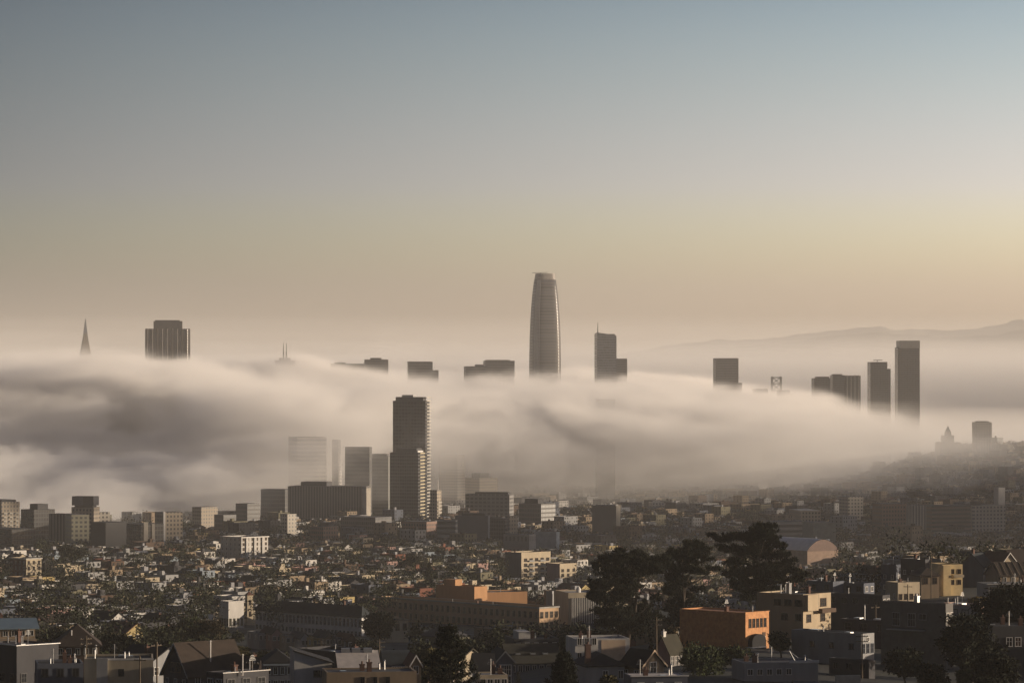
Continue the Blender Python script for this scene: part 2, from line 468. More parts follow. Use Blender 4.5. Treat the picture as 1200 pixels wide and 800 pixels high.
# ------------------------------------------------------------------ buildings
LAND = []            # (px, py, short name) of things other labels can refer to
FOOT = []            # (x, y, radius) already built on
KINDS = {'S': (0, -1, 0.0), 'W': (-1, 0, -90.0), 'E': (1, 0, 90.0), 'N': (0, 1, 180.0)}
_wc = {}
def window_mesh(w, h, frame, bars=1, sill=True, glass=None):
    key = (round(w, 2), round(h, 2), frame.name, bars, sill)
    if key not in _wc:
        t = min(0.13, w * 0.12); m = MB()
        m.box((-w/2-t, -0.09, 0), (-w/2, 0.0, h)); m.box((w/2, -0.09, 0), (w/2+t, 0.0, h))
        m.box((-w/2-t, -0.10, h), (w/2+t, 0.0, h+t))
        m.box((-w/2-t*1.3, -0.16 if sill else -0.10, -t), (w/2+t*1.3, 0.0, 0))
        for i in range(bars):
            x = -w/2 + w * (i + 1) / (bars + 1); m.box((x-0.035, -0.06, 0.002), (x+0.035, -0.02, h-0.002))
        if h > 1.3: m.box((-w/2+0.002, -0.055, h*0.52), (w/2-0.002, -0.019, h*0.52+0.06))
        g = MB().face([(-w/2, -0.012, 0), (w/2, -0.012, 0), (w/2, -0.012, h), (-w/2, -0.012, h)])
        _wc[key] = (m.mesh('window', [frame]), g.mesh('pane', [GLASS]))
    return _wc[key]

class B:
    """one building: an Empty at its base, local -y is the front that looks right of us, local -x the side that looks left"""
    def __init__(s, name, label, cat, pl, pc, pr, pt, D, th=42.0, depth=None, width=None, group=None, short=None, base=None):
        T = R(th); k = D / F
        sn, cs = math.sin(T), math.cos(T)
        s.d = depth if depth else max(1.0, (pc - pl) * k / max(0.02, sn))
        s.w = width if width else max(1.0, (pr - pc) * k / max(0.02, cs))
        c = at(pc, HOR, D)
        ox = s.w/2 * cs - s.d/2 * sn; oy = s.w/2 * sn + s.d/2 * cs
        s.x, s.y = c.x + ox, D + oy
        corners = [(c.x + a*s.w*cs - b*s.d*sn, D + a*s.w*sn + b*s.d*cs) for a in (0, 1) for b in (0, 1)]
        zs = [gz(*q) for q in corners]
        s.z = base if base is not None else gz(s.x, s.y)
        s.sink = s.z - min(zs) + 1.0
        s.h = EYE - (pt - HOR) / F * D - s.z
        s.T = T; s.D = D; s.k = k
        s.root = empty(name, (s.x, s.y, s.z), T)
        gather(s.root, label, cat, group)
        FOOT.append((s.x, s.y, max(s.w, s.d) * 0.5 + 1.5, min(s.w, s.d), s))
        LAND.append(((pl + pr) / 2, (pt + 10), short)) if short else None
        s.near = D < 1000
    def walls(s, m, parapet=0.5, top=None, name='wall', roof=None):
        w, d, h = s.w/2, s.d/2, s.h if top is None else top
        b = MB(); b.box((-w, -d, -s.sink), (w, d, h), top=False, bottom=False)
        if parapet:
            t = 0.28; z = h - parapet
            for (x0, y0, x1, y1) in ((-w, -d, w, -d+t), (-w, d-t, w, d), (-w, -d+t, -w+t, d-t), (w-t, -d+t, w, d-t)):
                b.face([(x0, y0, h), (x1, y0, h), (x1, y1, h), (x0, y1, h)])
            iw, idp = w - t, d - t
            b.face([(-iw, -idp, h), (iw, -idp, h), (iw, -idp, z), (-iw, -idp, z)]); b.face([(iw, idp, h), (-iw, idp, h), (-iw, idp, z), (iw, idp, z)])
            b.face([(iw, -idp, h), (iw, idp, h), (iw, idp, z), (iw, -idp, z)]); b.face([(-iw, idp, h), (-iw, -idp, h), (-iw, -idp, z), (-iw, idp, z)])
        s.wall = b.build(name, m, s.root)
        if roof is not None:
            t = 0.275 if parapet else 0.0
            z = h - parapet
            s.roof = MB().face([(-w+t, -d+t, z), (w-t, -d+t, z), (w-t, d-t, z), (-w+t, d-t, z)]).build('roof', roof, s.root)
        return s
    def cornice(s, m, out=0.35, th=0.4, z=None, name='cornice'):
        w, d, h = s.w/2, s.d/2, (s.h if z is None else z)
        b = MB()
        b.box((-w-out, -d-out, h-th), (w+out, -d+0.001, h+0.06)); b.box((-w-out, -d+0.001, h-th), (-w+0.001, d, h+0.06))
        b.box((w-0.001, -d+0.001, h-th), (w+out, d, h+0.06))
        b.build(name, m, s.root); return s
    def gable(s, wall, roof, rise, axis='x', eave=0.45, top=None):
        """walls to the eaves, gable ends, two roof slopes with thickness; axis = direction of the ridge"""
        w, d = s.w/2, s.d/2; h = (s.h if top is None else top) - rise
        b = MB().box((-w, -d, -s.sink), (w, d, h), top=False, bottom=False)
        r = MB(); e = eave; t = 0.22
        if axis == 'x':
            for x in (-w, w): b.face([(x, -d, h), (x, d, h), (x, 0, h + rise - 0.05)])
            sl = rise / d
            for sg in (-1, 1):
                A = [(-w-e, sg*(d+e), h - e*sl), (w+e, sg*(d+e), h - e*sl), (w+e, 0, h+rise), (-w-e, 0, h+rise)]
                up = [(x, y, z + t) for x, y, z in A]
                r.face(up if sg < 0 else up[::-1]); r.face(A[::-1] if sg < 0 else A)
                for i in range(4):
                    j = (i + 1) % 4; r.face([A[i], A[j], up[j], up[i]])
        else:
            for y in (-d, d): b.face([(-w, y, h), (w, y, h), (0, y, h + rise - 0.05)])
            sl = rise / w
            for sg in (-1, 1):
                A = [(sg*(w+e), -d-e, h - e*sl), (sg*(w+e), d+e, h - e*sl), (0, d+e, h+rise), (0, -d-e, h+rise)]
                up = [(x, y, z + t) for x, y, z in A]
                r.face(up if sg > 0 else up[::-1]); r.face(A[::-1] if sg > 0 else A)
                for i in range(4):
                    j = (i + 1) % 4; r.face([A[i], A[j], up[j], up[i]])
        s.wall = b.build('wall', wall, s.root); s.roof = r.build('roof', roof, s.root); s.eave = h
        return s
    def bargeboard(s, m, rise, axis='y', side=-1, eave=0.45):
        """pale boards along the gable edge"""
        w, d = s.w/2, s.d/2; h = s.h - rise; b = MB(); e = eave
        if axis == 'y':
            sl = rise / w; y = side * (d + e + 0.03)
            for sg in (-1, 1):
                b.face([(sg*(w+e), y, h-e*sl-0.1), (0, y, h+rise-0.1), (0, y, h+rise+0.26), (sg*(w+e), y, h-e*sl+0.26)])
        else:
            sl = rise / d; x = side * (w + e + 0.03)
            for sg in (-1, 1):
                b.face([(x, sg*(d+e), h-e*sl-0.1), (x, 0, h+rise-0.1), (x, 0, h+rise+0.26), (x, sg*(d+e), h-e*sl+0.26)])
        b.build('bargeboard', m, s.root); return s
    def hip(s, wall, roof, rise, eave=0.5, top=None):
        w, d = s.w/2, s.d/2; h = (s.h if top is None else top) - rise; e = eave
        s.wall = MB().box((-w, -d, -s.sink), (w, d, h), top=False, bottom=False).build('wall', wall, s.root)
        r = MB(); W, Dd = w + e, d + e; q = min(W, Dd) * 0.95
        if w >= d: a, c = (-W + q, 0), (W - q, 0)
        else: a, c = (0, -Dd + q), (0, Dd - q)
        z0, z1 = h, h + rise
        P = [(-W,-Dd,z0),(W,-Dd,z0),(W,Dd,z0),(-W,Dd,z0)]; A = (*a, z1); C = (*c, z1)
        if w >= d:
            r.face([P[0], P[1], C, A]); r.face([P[1], P[2], C]); r.face([P[2], P[3], A, C]); r.face([P[3], P[0], A])
        else:
            r.face([P[0], P[1], A]); r.face([P[1], P[2], C, A]); r.face([P[2], P[3], C]); r.face([P[3], P[0], A, C])
        for i in range(4):
            j = (i+1) % 4; r.face([(P[i][0],P[i][1],z0-0.2),(P[j][0],P[j][1],z0-0.2),P[j],P[i]])
        r.face([(x, y, z0-0.2) for x, y, _ in P][::-1])
        s.roof = r.build('roof', roof, s.root); s.eave = h; return s
    def win(s, face, cols, rows, ww, wh, z0=None, dz=None, u0=None, u1=None, frame=None, bars=1, name='window', pane=None, top=None, skip=None, z=None):
        """a grid of window parts on one side; u runs along the side from -0.5 to 0.5"""
        frame = frame or TRIM
        nx, ny, rot = KINDS[face]
        L = s.w if face in 'SN' else s.d
        hh = s.h if top is None else top
        u0 = -0.5 + 0.5/cols if u0 is None else u0; u1 = 0.5 - 0.5/cols if u1 is None else u1
        dz = dz or 3.1
        z0 = 1.0 if z0 is None else z0
        me, gl = window_mesh(ww, wh, frame, bars)
        pane = s.near if pane is None else pane
        for i in range(cols):
            u = (u0 + (u1 - u0) * (i / (cols - 1) if cols > 1 else 0.5)) * L
            for j in range(rows):
                if skip and (i, j) in skip: continue
                z = z0 + j * dz
                if face == 'S': p = (u, -s.d/2 - 0.003, z)
                elif face == 'N': p = (-u, s.d/2 + 0.003, z)
                elif face == 'W': p = (-s.w/2 - 0.003, -u, z)
                else: p = (s.w/2 + 0.003, u, z)
                o = link(name, me, s.root, p, R(rot)); g = link('pane', gl, o)
        return s
    def box(s, name, lo, hi, m, roof=None):
        b = MB().box(lo, hi); return b.build(name, m, s.root)
    def chimney(s, x, y, z, h=1.6, a=0.7, m=None):
        b = MB().box((x-a/2, y-a/2, z-1.5), (x+a/2, y+a/2, z+h)).box((x-a/2-0.08, y-a/2-0.08, z+h), (x+a/2+0.08, y+a/2+0.08, z+h+0.18))
        b.tube((x, y, z+h+0.18), (x, y, z+h+0.6), 0.14)
        b.build('chimney', m or BRICK, s.root); return s
    def pipe(s, x, y, z, h=1.5, r=0.11, m=None):
        b = MB().tube((x, y, z-0.5), (x, y, z+h), r).tube((x, y, z+h+0.08), (x, y, z+h+0.24), r*2.2, r*0.6).tube((x, y, z+h), (x, y, z+h+0.1), r*0.6)
        b.build('vent_pipe', m or METAL, s.root); return s
    def skylight(s, x, y, z, a=1.0, b_=1.4):
        m = MB().box((x-a/2, y-b_/2, z-0.05), (x+a/2, y+b_/2, z+0.25)).face([(x-a/2+.08, y-b_/2+.08, z+0.26), (x+a/2-.08, y-b_/2+.08, z+0.26), (x+a/2-.08, y+b_/2-.08, z+0.26), (x-a/2+.08, y+b_/2-.08, z+0.26)], 1)
        m.build('skylight', [METAL, GLASS], s.root); return s
    def clutter(s, n=3, seed=0, pad=0.5):
        rg = random.Random(seed + int(s.x * 7)); z = s.h - pad
        for _ in range(n):
            x = rg.uniform(-.38, .38) * s.w; y = rg.uniform(-.38, .38) * s.d; q = rg.random()
            if q < .45: s.pipe(x, y, z, rg.uniform(.7, 1.6))
            elif q < .75: s.skylight(x, y, z)
            else: s.chimney(x, y, z, rg.uniform(.8, 1.5))
        return s
    def door(s, face, u, w=1.0, h=2.1, z=0.0, m=None):
        nx, ny, rot = KINDS[face]; L = s.w if face in 'SN' else s.d
        p = {'S': (u*L, -s.d/2, z), 'W': (-s.w/2, -u*L, z), 'E': (s.w/2, u*L, z)}[face]
        b = MB().box((-w/2, -0.06, 0), (w/2, 0.0, h)); o = link('door', b.mesh('door', [m or DARK]), s.root, p, R(rot))
        MB().box((w/2-0.2, -0.12, 1.0), (w/2-0.08, -0.06, 1.1)).build('handle', METAL, o); return s
# ------------------------------------------------------------------ downtown towers standing in the fog
G_DARK = (0.03, 0.034, 0.04)
F_GREY = facade('grey_curtain_wall', (0.13, 0.125, 0.12), G_DARK, 3.8, 1.9, 0.68, 0.62)
F_BROWN = facade('brown_granite_bays', (0.05, 0.04, 0.035), (0.025, 0.025, 0.03), 4.0, 3.0, 0.6, 0.75)
F_GLASS = facade('blue_glass_wall', (0.12, 0.125, 0.135), (0.055, 0.065, 0.08), 3.9, 1.5, 0.86, 0.7, rough=0.25)
F_BAND = facade('banded_office_wall', (0.34, 0.32, 0.29), (0.03, 0.033, 0.036), 4.0, 400.0, 1.0, 0.5, rough=0.4)
F_PALE = facade('pale_apartment_wall', (0.42, 0.38, 0.32), (0.05, 0.05, 0.05), 3.1, 3.2, 0.5, 0.5)
F_TAN = facade('tan_apartment_wall', (0.30, 0.25, 0.19), (0.04, 0.04, 0.04), 3.1, 2.8, 0.5, 0.52)
F_DKGL = facade('dark_glass_grid', (0.06, 0.06, 0.06), (0.02, 0.023, 0.028), 3.1, 2.3, 0.8, 0.72, rough=0.22)
F_FIN = facade('dark_vertical_fins', (0.15, 0.14, 0.13), (0.03, 0.03, 0.033), 60.0, 2.6, 0.55, 0.97, rough=0.5)
F_BRICK = facade('brick_block_wall', (0.20, 0.12, 0.09), (0.03, 0.03, 0.03), 3.4, 2.6, 0.5, 0.5)

def tower(name, label, cat, pl, pc, pr, pt, D, th, fac, pents=(), short=None, parapet=0.0, roof='grey', depth=None, width=None, group=None):
    b = B(name, label, cat, pl, pc, pr, pt, D, th, depth=depth, width=width, short=short, group=group)
    b.walls(fac, parapet, roof=roof_mat(roof))
    for (u0, u1, v0, v1, hh) in pents:
        b.box('penthouse', (u0*b.w, v0*b.d, b.h - 0.4 if parapet else b.h - 0.05), (u1*b.w, v1*b.d, b.h + hh), roof_mat('grey'))
    return b
ALLP = (-.35, .35, -.35, .35)

# pointed tower far left
def pyramid_tower():
    D = 5600; k = D / F; c = at(100, 373, D); z0 = gz(c.x, D)
    r = empty('pyramid_tower', (c.x, D, z0), R(12))
    gather(r, 'slender pyramid tower whose pointed tip pierces the fog', 'tower')
    H = c.z - z0; hz = lambda py: EYE - (py - HOR) / F * D - z0
    sq = lambda a, z: [(-a, -a, z), (a, -a, z), (a, a, z), (-a, a, z)]
    zc = hz(391)
    MB().loft([sq(30, -3), sq(6.6, hz(414)), sq(3.0, zc)]).build('shaft', F_PALE, r)
    MB().loft([sq(3.15, zc), sq(0.35, H)]).build('spire', METAL, r)
    for sg in (-1, 1):
        b = MB(); z1 = hz(398); z2 = hz(416)
        b.loft([[(sg*4.6-1.5, -3, z2-40), (sg*4.6+2.6*sg+1.5, -3, z2-40), (sg*4.6+2.6*sg+1.5, 3, z2-40), (sg*4.6-1.5, 3, z2-40)],
                [(sg*7.6-1.5, -3, z2), (sg*7.6+1.5, -3, z2), (sg*7.6+1.5, 3, z2), (sg*7.6-1.5, 3, z2)],
                [(sg*3.4-0.5, -2, z1+2), (sg*3.4+0.5, -2, z1+2), (sg*3.4+0.5, 2, z1+2), (sg*3.4-0.5, 2, z1+2)]])
        b.build('wing', F_PALE, r)
    LAND.append((100, 395, 'pyramid tower'))
pyramid_tower()

b = tower('bank_tower', 'massive dark brown stepped tower rising from fog near left', 'tower', 168, 170, 222, 385, 5200, 4, F_BROWN, depth=52, short='brown stepped tower')
k = b.k
b.box('upper_block', (-16.5*k, -0.32*b.d, b.h-0.05), (17*k, 0.32*b.d, b.h+9*k), F_BROWN)
b.box('roof_plant', (-15*k, -0.2*b.d, b.h+9*k-0.05), (14*k, 0.2*b.d, b.h+10.2*k), DARK)
for i in range(9):                                # shallow bay columns
    x = (-0.5 + (i + 0.5) / 9) * b.w
    MB().prism([(x-1.6, -b.d/2), (x, -b.d/2-1.5), (x+1.6, -b.d/2)], -3, b.h, 0).build('bay_column', F_BROWN, b.root)

b = tower('hotel_tower', 'fogged tower top carrying two thin twin masts', 'tower', 322, 324, 346, 422, 5050, 8, F_GREY, pents=((-.3, .25, -.3, .3, 3.5),), depth=25)
for x in (331.4, 334.8):
    MB().tube(((x-333.5)*b.k, 0, b.h), ((x-333.5)*b.k, 0, b.h + 20*b.k), 0.75, 0.35).tube(((x-333.5)*b.k, 0, b.h+3), ((x-333.5)*b.k, 0, b.h+12), 0.95).build('mast', DARK, b.root)
tower('office_tower', 'low wide slab top half sunk in fog left of centre', 'tower', 386, 388, 430, 426, 5150, 5, F_GREY, depth=30, pents=((-.4, -.1, -.3, .3, 2),))
tower('office_tower', 'square dark tower top joined to a low wide slab in fog', 'tower', 427, 428, 455, 421, 5100, 5, F_GREY, depth=30, pents=((-.25, .2, -.3, .3, 2.2),))
b = tower('office_tower', 'flat dark tower top with stepped right shoulder above the fog', 'tower', 478, 479, 507, 424.5, 5000, 5, F_GREY, depth=30)
b.box('shoulder', (b.w/2-0.1, -b.d*.4, 0), (b.w/2+7*b.k, b.d*.4, b.h-9*b.k), F_GREY)
b.box('roof_plant', (-0.5*b.w-1, -.3*b.d, b.h-0.02), (0.5*b.w, .3*b.d, b.h+1.2), DARK)
tower('office_tower', 'lower dark office block left of a taller twin in fog', 'tower', 545, 546, 571, 429, 5150, 6, F_GREY, depth=32, pents=((.0, .35, -.3, .3, 2.5),))
tower('office_tower', 'broad dark office block directly left of the tallest tower', 'tower', 567, 569, 603, 422.5, 5250, 6, F_GREY, depth=34, pents=((-.45, .35, -.3, .3, 1.2),), short='broad office block')

def tallest():
    D = 5500; k = D / F; c = at(638.7, HOR, D); z0 = gz(c.x, D)
    r = empty('rounded_skyscraper', (c.x, D, z0), R(14))
    gather(r, 'tallest tower, a rounded tapering glass skyscraper above the fog', 'skyscraper')
    prof = [(580, 18.6), (470, 18.6), (440, 18.5), (415, 18.3), (395, 17.9), (375, 17.1), (358, 16.0), (345, 14.8), (335, 13.6), (328, 12.6)]
    def ring(a, z, n=48, e=3.4):
        out = []
        for i in range(n):
            t = 2 * math.pi * i / n; cs, sn = math.cos(t), math.sin(t)
            out.append((a*abs(cs)**(2/e)*(1 if cs >= 0 else -1), a*abs(sn)**(2/e)*(1 if sn >= 0 else -1), z))
        return out
    hz = lambda py: EYE - (py - HOR) / F * D - z0
    sc = k / 1.06
    rings = [ring(a * sc, hz(p)) for p, a in prof]
    glass = facade('tower_glass_bands', (0.105, 0.10, 0.095), (0.05, 0.052, 0.058), 4.6, 400.0, 1.0, 0.62, rough=0.3)
    MB().loft(rings).build('shaft', glass, r, smooth=True)
    crown = [ring(a * sc, hz(p)) for p, a in ((327.8, 12.5), (325, 12.0), (320.6, 11.2))]
    fac = facade('crown_lattice', (0.24, 0.22, 0.2), (0.1, 0.1, 0.1), 2.2, 2.2, 0.6, 0.6)
    MB().loft(crown, cap=False).build('crown', fac, r, smooth=True)
    for i in range(48):                           # thin vertical fins catching the sun on the corners
        if i % 12 in (4, 5, 6, 7, 8):
            b = MB(); pr = [rings[q][i] for q in range(len(rings))]
            for q in range(len(pr) - 1):
                b.tube(Vector(pr[q]) * 1.0, Vector(pr[q+1]), 0.42, 0.42, 4)
            b.build('fin', METAL, r)
    MB().tube((-7, 0, hz(320.6)-4), (-7, 0, hz(319.4)), 0.5).tube((-20, 0, hz(319.8)), (4, 0, hz(319.2)), 0.45, 0.35).build('roof_crane', DARK, r)
    LAND.append((638, 380, 'tallest tower'))
tallest()

def mast_tower():
    D = 5450; k = D / F; c = at(709.5, HOR, D); z0 = gz(c.x, D); hz = lambda py: EYE - (py - HOR) / F * D - z0
    r = empty('mast_tower', (c.x, D, z0), R(6))
    gather(r, 'faceted glass tower with slanted roof and one thin corner mast', 'tower')
    a = 11.4 * k; d = 16
    lo = [(-a, -d), (a, -d), (a, d), (-a, d)]
    zt = [hz(389.5), hz(393.2), hz(392), hz(391)]
    n = MB().prism(lo, -3, 0, 0, top=True, zt=zt); n.build('shaft', F_GLASS, r)
    MB().tube((-a+1.2, -d+1.5, hz(392)), (-a+1.2, -d+1.5, hz(378)), 1.0, 0.35).build('mast', DARK, r)
    MB().box((-a*.35, -d*.5, hz(393)), (a*.9, d*.5, hz(391.3))).build('roof_plant', DARK, r)
    b = tower('office_tower', 'shorter dark block touching the right of the masted tower', 'tower', 720, 721, 735, 420, 5520, 4, F_GREY, depth=26)
    LAND.append((709, 400, 'masted tower'))
mast_tower()
tower('office_tower', 'faint flat tower top glimpsed through fog below the masted tower', 'tower', 699, 700, 721, 467.5, 4160, 4, F_GREY, depth=24)
b = tower('office_tower', 'flat topped dark box tower alone right of the masted tower', 'tower', 838, 839, 865.5, 419.5, 5400, 5, F_GREY, depth=30, short='lone box tower')
b.box('annex', (b.w/2-0.1, -b.d*.3, 0), (b.w/2+5*b.k, b.d*.3, b.h-29*b.k), F_GREY)
tower('office_block', 'low roof just showing in fog left of the bridge tower', 'tower', 883, 884, 900, 455.5, 5600, 4, F_GREY, depth=22)
def bridge_tower():
    D = 7300; k = D / F; c = at(909.8, HOR, D); hz = lambda py: EYE - (py - HOR) / F * D
    r = empty('bridge_tower', (c.x, D, 0), 0.0); gather(r, 'cross braced steel bridge tower standing in fog', 'bridge tower')
    steel = mat('bridge_steel', (0.10, 0.11, 0.12), 0.6, 0.15)
    X = 5.2 * k
    for sg in (-1, 1): MB().box((sg*X-2.0, -4, -2), (sg*X+2.0, 4, hz(441))).build('leg', steel, r)
    for za, zb in ((441.6, 449), (449, 457), (457, 466), (466, 478), (478, 492)):
        MB().box((-X+2.0, -1.5, hz(za)-2.2), (X-2.0, 1.5, hz(za))).build('strut', steel, r)
        MB().tube((-X+2, 0, hz(za)-2), (X-2, 0, hz(zb)), 1.0, n=4).tube((X-2, 0.4, hz(za)-2), (-X+2, 0.4, hz(zb)), 1.0, n=4).build('cross_brace', steel, r)
bridge_tower()
b = tower('office_block', 'low stepped block sloping down right of the bridge tower', 'tower', 912, 913, 926, 457, 5300, 4, F_GREY, depth=22)
b.box('step', (b.w/2-0.1, -b.d*.4, 0), (b.w/2+5*b.k, b.d*.4, b.h-4*b.k), F_GREY); b.box('lower_step', (b.w/2+5*b.k-0.1, -b.d*.35, 0), (b.w/2+8.5*b.k, b.d*.35, b.h-8*b.k), F_GREY)
b = tower('apartment_tower', 'narrow dark tower, left member of the fogged right hand cluster', 'tower', 953, 954, 973, 443, 5000, 4, F_DKGL, depth=24)
b.box('roof_plant', (-6*b.k, -.3*b.d, b.h-0.05), (9*b.k, .3*b.d, b.h+1.8*b.k), DARK)
b = tower('apartment_tower', 'wide ribbed tower of two lobes in the right hand cluster', 'tower', 975, 976, 990.5, 439.5, 5000, 4, F_DKGL, depth=26)
b.box('second_lobe', (b.w/2+0.6, -b.d*.5-2, 0), (b.w/2+18*b.k, b.d*.4, b.h-0.4*b.k), F_DKGL)
b.box('roof_fin', (-.4*b.w, -.3*b.d, b.h-.05), (.3*b.w, .3*b.d, b.h+1.3*b.k), DARK)
for i in range(4): MB().box((b.w/2+2+i*4.6*b.k, -b.d*.5-2.7, 0), (b.w/2+3+i*4.6*b.k, -b.d*.5-1.95, b.h)).build('rib', CONC, b.root)
b = tower('apartment_tower', 'second tallest of the right cluster with a roof crane', 'tower', 1019, 1020, 1040, 424, 5150, 4, F_DKGL, depth=26)
b.box('shoulder', (b.w/2-0.1, -b.d*.45, 0), (b.w/2+4*b.k, b.d*.45, b.h-8*b.k), F_DKGL)
MB().tube((0, 0, b.h), (0, 0, b.h+2.2*b.k), .5).tube((-5*b.k, 0, b.h+2*b.k), (6*b.k, 0, b.h+2.3*b.k), .5).build('roof_crane', DARK, b.root)
b = tower('apartment_tower', 'tallest tower of the right cluster with a pale top band', 'tower', 1053, 1054.5, 1078, 399, 5250, 4, F_DKGL, depth=28, short='tallest right-hand tower')
b.box('crown_band', (-b.w/2-.3, -b.d/2-.3, b.h-9*b.k), (b.w/2+.3, b.d/2+.3, b.h-0.3), mat('crown_panels', (0.3, 0.29, 0.27), 0.6, 0.1))
b.box('shoulder', (-b.w/2-2.2*b.k, -b.d*.45, 0), (-b.w/2+.1, b.d*.45, b.h-8*b.k), F_DKGL)
# on the rounded hill
b = tower('hospital_tower', 'lone pale square tower on the hazy hill at right edge', 'tower', 1142, 1144, 1162.5, 494.5, 4330, 6, F_PALE, depth=22, pents=((-.35, .35, -.3, .3, 1.2),), short='lone hill tower')
b = tower('hospital', 'tiered building with pointed cupola on the hazy hill', 'hospital', 1099, 1101, 1126, 518, 4360, 5, F_TAN, depth=26, short='cupola building')
b.box('middle_tier', (-7*b.k, -7, b.h-.05), (6*b.k, 7, b.h+8*b.k), F_TAN)
MB().box((-3.4*b.k, -3.5, b.h+8*b.k-.05), (3.2*b.k, 3.5, b.h+12*b.k)).build('cupola', F_TAN, b.root)
MB().loft([[(-3, -3, b.h+12*b.k), (3, -3, b.h+12*b.k), (3, 3, b.h+12*b.k), (-3, 3, b.h+12*b.k)], [(-.3, -.3, b.h+19*b.k), (.3, -.3, b.h+19*b.k), (.3, .3, b.h+19*b.k), (-.3, .3, b.h+19*b.k)]]).build('spire', DARK, b.root)

# ------------------------------------------------------------------ towers at the near edge of the fog
def balconies(b, face, n, z0, dz, length, out=1.3, u=0.0, m=None):
    """one balcony part per floor: slab and upstand"""
    m = m or mat('balcony_concrete', (0.36, 0.34, 0.30), 0.8, 0.12)
    q = MB().box((-length/2, -out, 0), (length/2, 0.0, 0.18)).box((-length/2, -out-0.08, 0.0), (length/2, -out, 1.05))
    me = q.mesh('balcony', [m]); nx, ny, rot = KINDS[face]
    for i in range(n):
        p = {'S': (u*b.w, -b.d/2, z0+i*dz), 'W': (-b.w/2, -u*b.d, z0+i*dz), 'E': (b.w/2, u*b.d, z0+i*dz)}[face]
        link('balcony', me, b.root, p, R(rot))
TW = facade('residential_glass_tower', (0.05, 0.05, 0.052), (0.028, 0.031, 0.036), 3.2, 3.0, 0.80, 0.70, rough=0.2)
b = tower('residential_tower', 'tall dark glass tower at centre with pale balconies down one side', 'tower', 460, 498.5, 503, 469.5, 3390, 74, TW, pents=((-.45, .3, -.42, .42, 3.6),), short='tall glass tower')
balconies(b, 'S', 38, 2.5, 3.2, b.w*.9, 1.4)
MB().box((-b.w/2-0.25, -b.d*.06, 3), (-b.w/2+.01, b.d*.02, b.h-12)).build('recess_shade_strip', DARK, b.root)  # dark strip standing proud; the shade of a recess is in its colour
b.box('roof_crown', (-b.w*.3, -b.d*.1, b.h+3.5), (b.w*.3, b.d*.25, b.h+5.5), METAL)
b = tower('residential_tower', 'shorter dark tower standing against the tall glass tower, sunlit balconies', 'tower', 456.5, 490, 497, 530, 3310, 72, F_DKGL, pents=((-.4, .4, -.42, .30, 3.8),), short='shorter dark tower')
balconies(b, 'S', 22, 2.5, 3.15, b.w*.75, 1.3, m=mat('balcony_cream', (0.42, 0.36, 0.24), 0.8, 0.12))
b.box('roof_rail', (-b.w*.42, -b.d*.47, b.h+0.1), (b.w*.42, -b.d*.44, b.h+1.6), TRIM)
b = tower('office_tower', 'flat topped dark tower left of the tall glass tower', 'tower', 404, 433, 435.5, 523.5, 3470, 78, facade('dark_banded_tower', (0.10, 0.10, 0.095), (0.035, 0.037, 0.04), 3.9, 400, 1, .55), roof='black', short='flat dark tower')
b = tower('office_tower', 'plain grey green tower filling the gap beside the twin dark towers', 'tower', 433, 455, 458, 534, 3540, 76, facade('grey_green_wall', (0.16, 0.165, 0.15), (0.06, 0.065, 0.065), 3.4, 2.0, .6, .5), pents=((-.3, .3, -.4, .4, 2),))
b = tower('banded_tower', 'pale tower with dark horizontal window bands fading up into fog', 'tower', 336, 348, 382, 512, 3570, 20, F_BAND, short='banded tower')
b = tower('apartment_tower', 'thin tower edge dotted with white balconies beside the banded tower', 'tower', 389, 396, 399, 515, 3570, 66, F_GREY)
balconies(b, 'S', 20, 6, 3.1, b.w*.9, 1.5, m=TRIM)
b = tower('government_block', 'long dark slab with vertical fins below the banded tower', 'office block', 336, 424, 433, 570, 3320, 76, F_FIN, pents=((-.3, .3, .0, .35, 4),), short='finned slab')
MB().box((-b.w/2+.2, -b.d/2-.25, 0), (b.w/2-.2, -b.d/2+.01, b.h-2)).build('lit_end_panel', mat('pale_panel', (0.27, 0.245, 0.21), 0.85), b.root)  # paler sheet on the end wall; its sunlit tone is in the colour
b = tower('office_block', 'dark block with open frame top left of the finned slab', 'office block', 305, 334, 340, 573, 3370, 72, F_GREY)
tower('apartment_tower', 'dim tower dissolving in fog right of the tall glass tower', 'tower', 514, 536, 545, 533, 3950, 60, F_PALE)
b = tower('apartment_tower', 'thin pale slab beside the base of the tall glass tower', 'tower', 504, 512, 517, 574, 3300, 60, F_TAN); balconies(b, 'S', 8, 2, 3.1, b.w*.8, 1.2)
MB().tube((b.w*.45, 0, b.h), (b.w*.45, 0, b.h+13*b.k), .5, .35).build('flue', TRIM, b.root)
tower('apartment_block', 'stepped dim block with dark top edge at foot of fog, centre', 'office block', 545, 562, 583, 560, 3900, 42, F_TAN, pents=((-.3, .2, -.3, .3, 5),))
tower('parking_block', 'wide grey block with long window grid right of the twin towers', 'office block', 545, 597, 602, 579, 3400, 74, facade('grey_grid_wall', (0.20, 0.195, 0.19), (0.06, 0.06, 0.06), 3.6, 4.2, .7, .55), pents=((-.3, .4, -.45, .3, 2),), short='wide grey block')
tower('office_block', 'low office block with white and dark stripes near the centre', 'office block', 512, 534, 536, 609, 2760, 70, F_BAND, short='striped office block')
tower('office_block', 'plain blue grey box between the striped office block and dark annex', 'office block', 533, 572, 574, 604, 2800, 72, mat('blue_grey_panel', (0.12, 0.125, 0.14), 0.7, 0.12, 0.05), pents=((-.4, .3, -.4, .3, 2),), short='blue grey box')
tower('apartment_block', 'dark ribbed annex with a white square sign, right of blue grey box', 'apartment block', 573, 592, 597, 607, 2850, 60, F_DKGL)
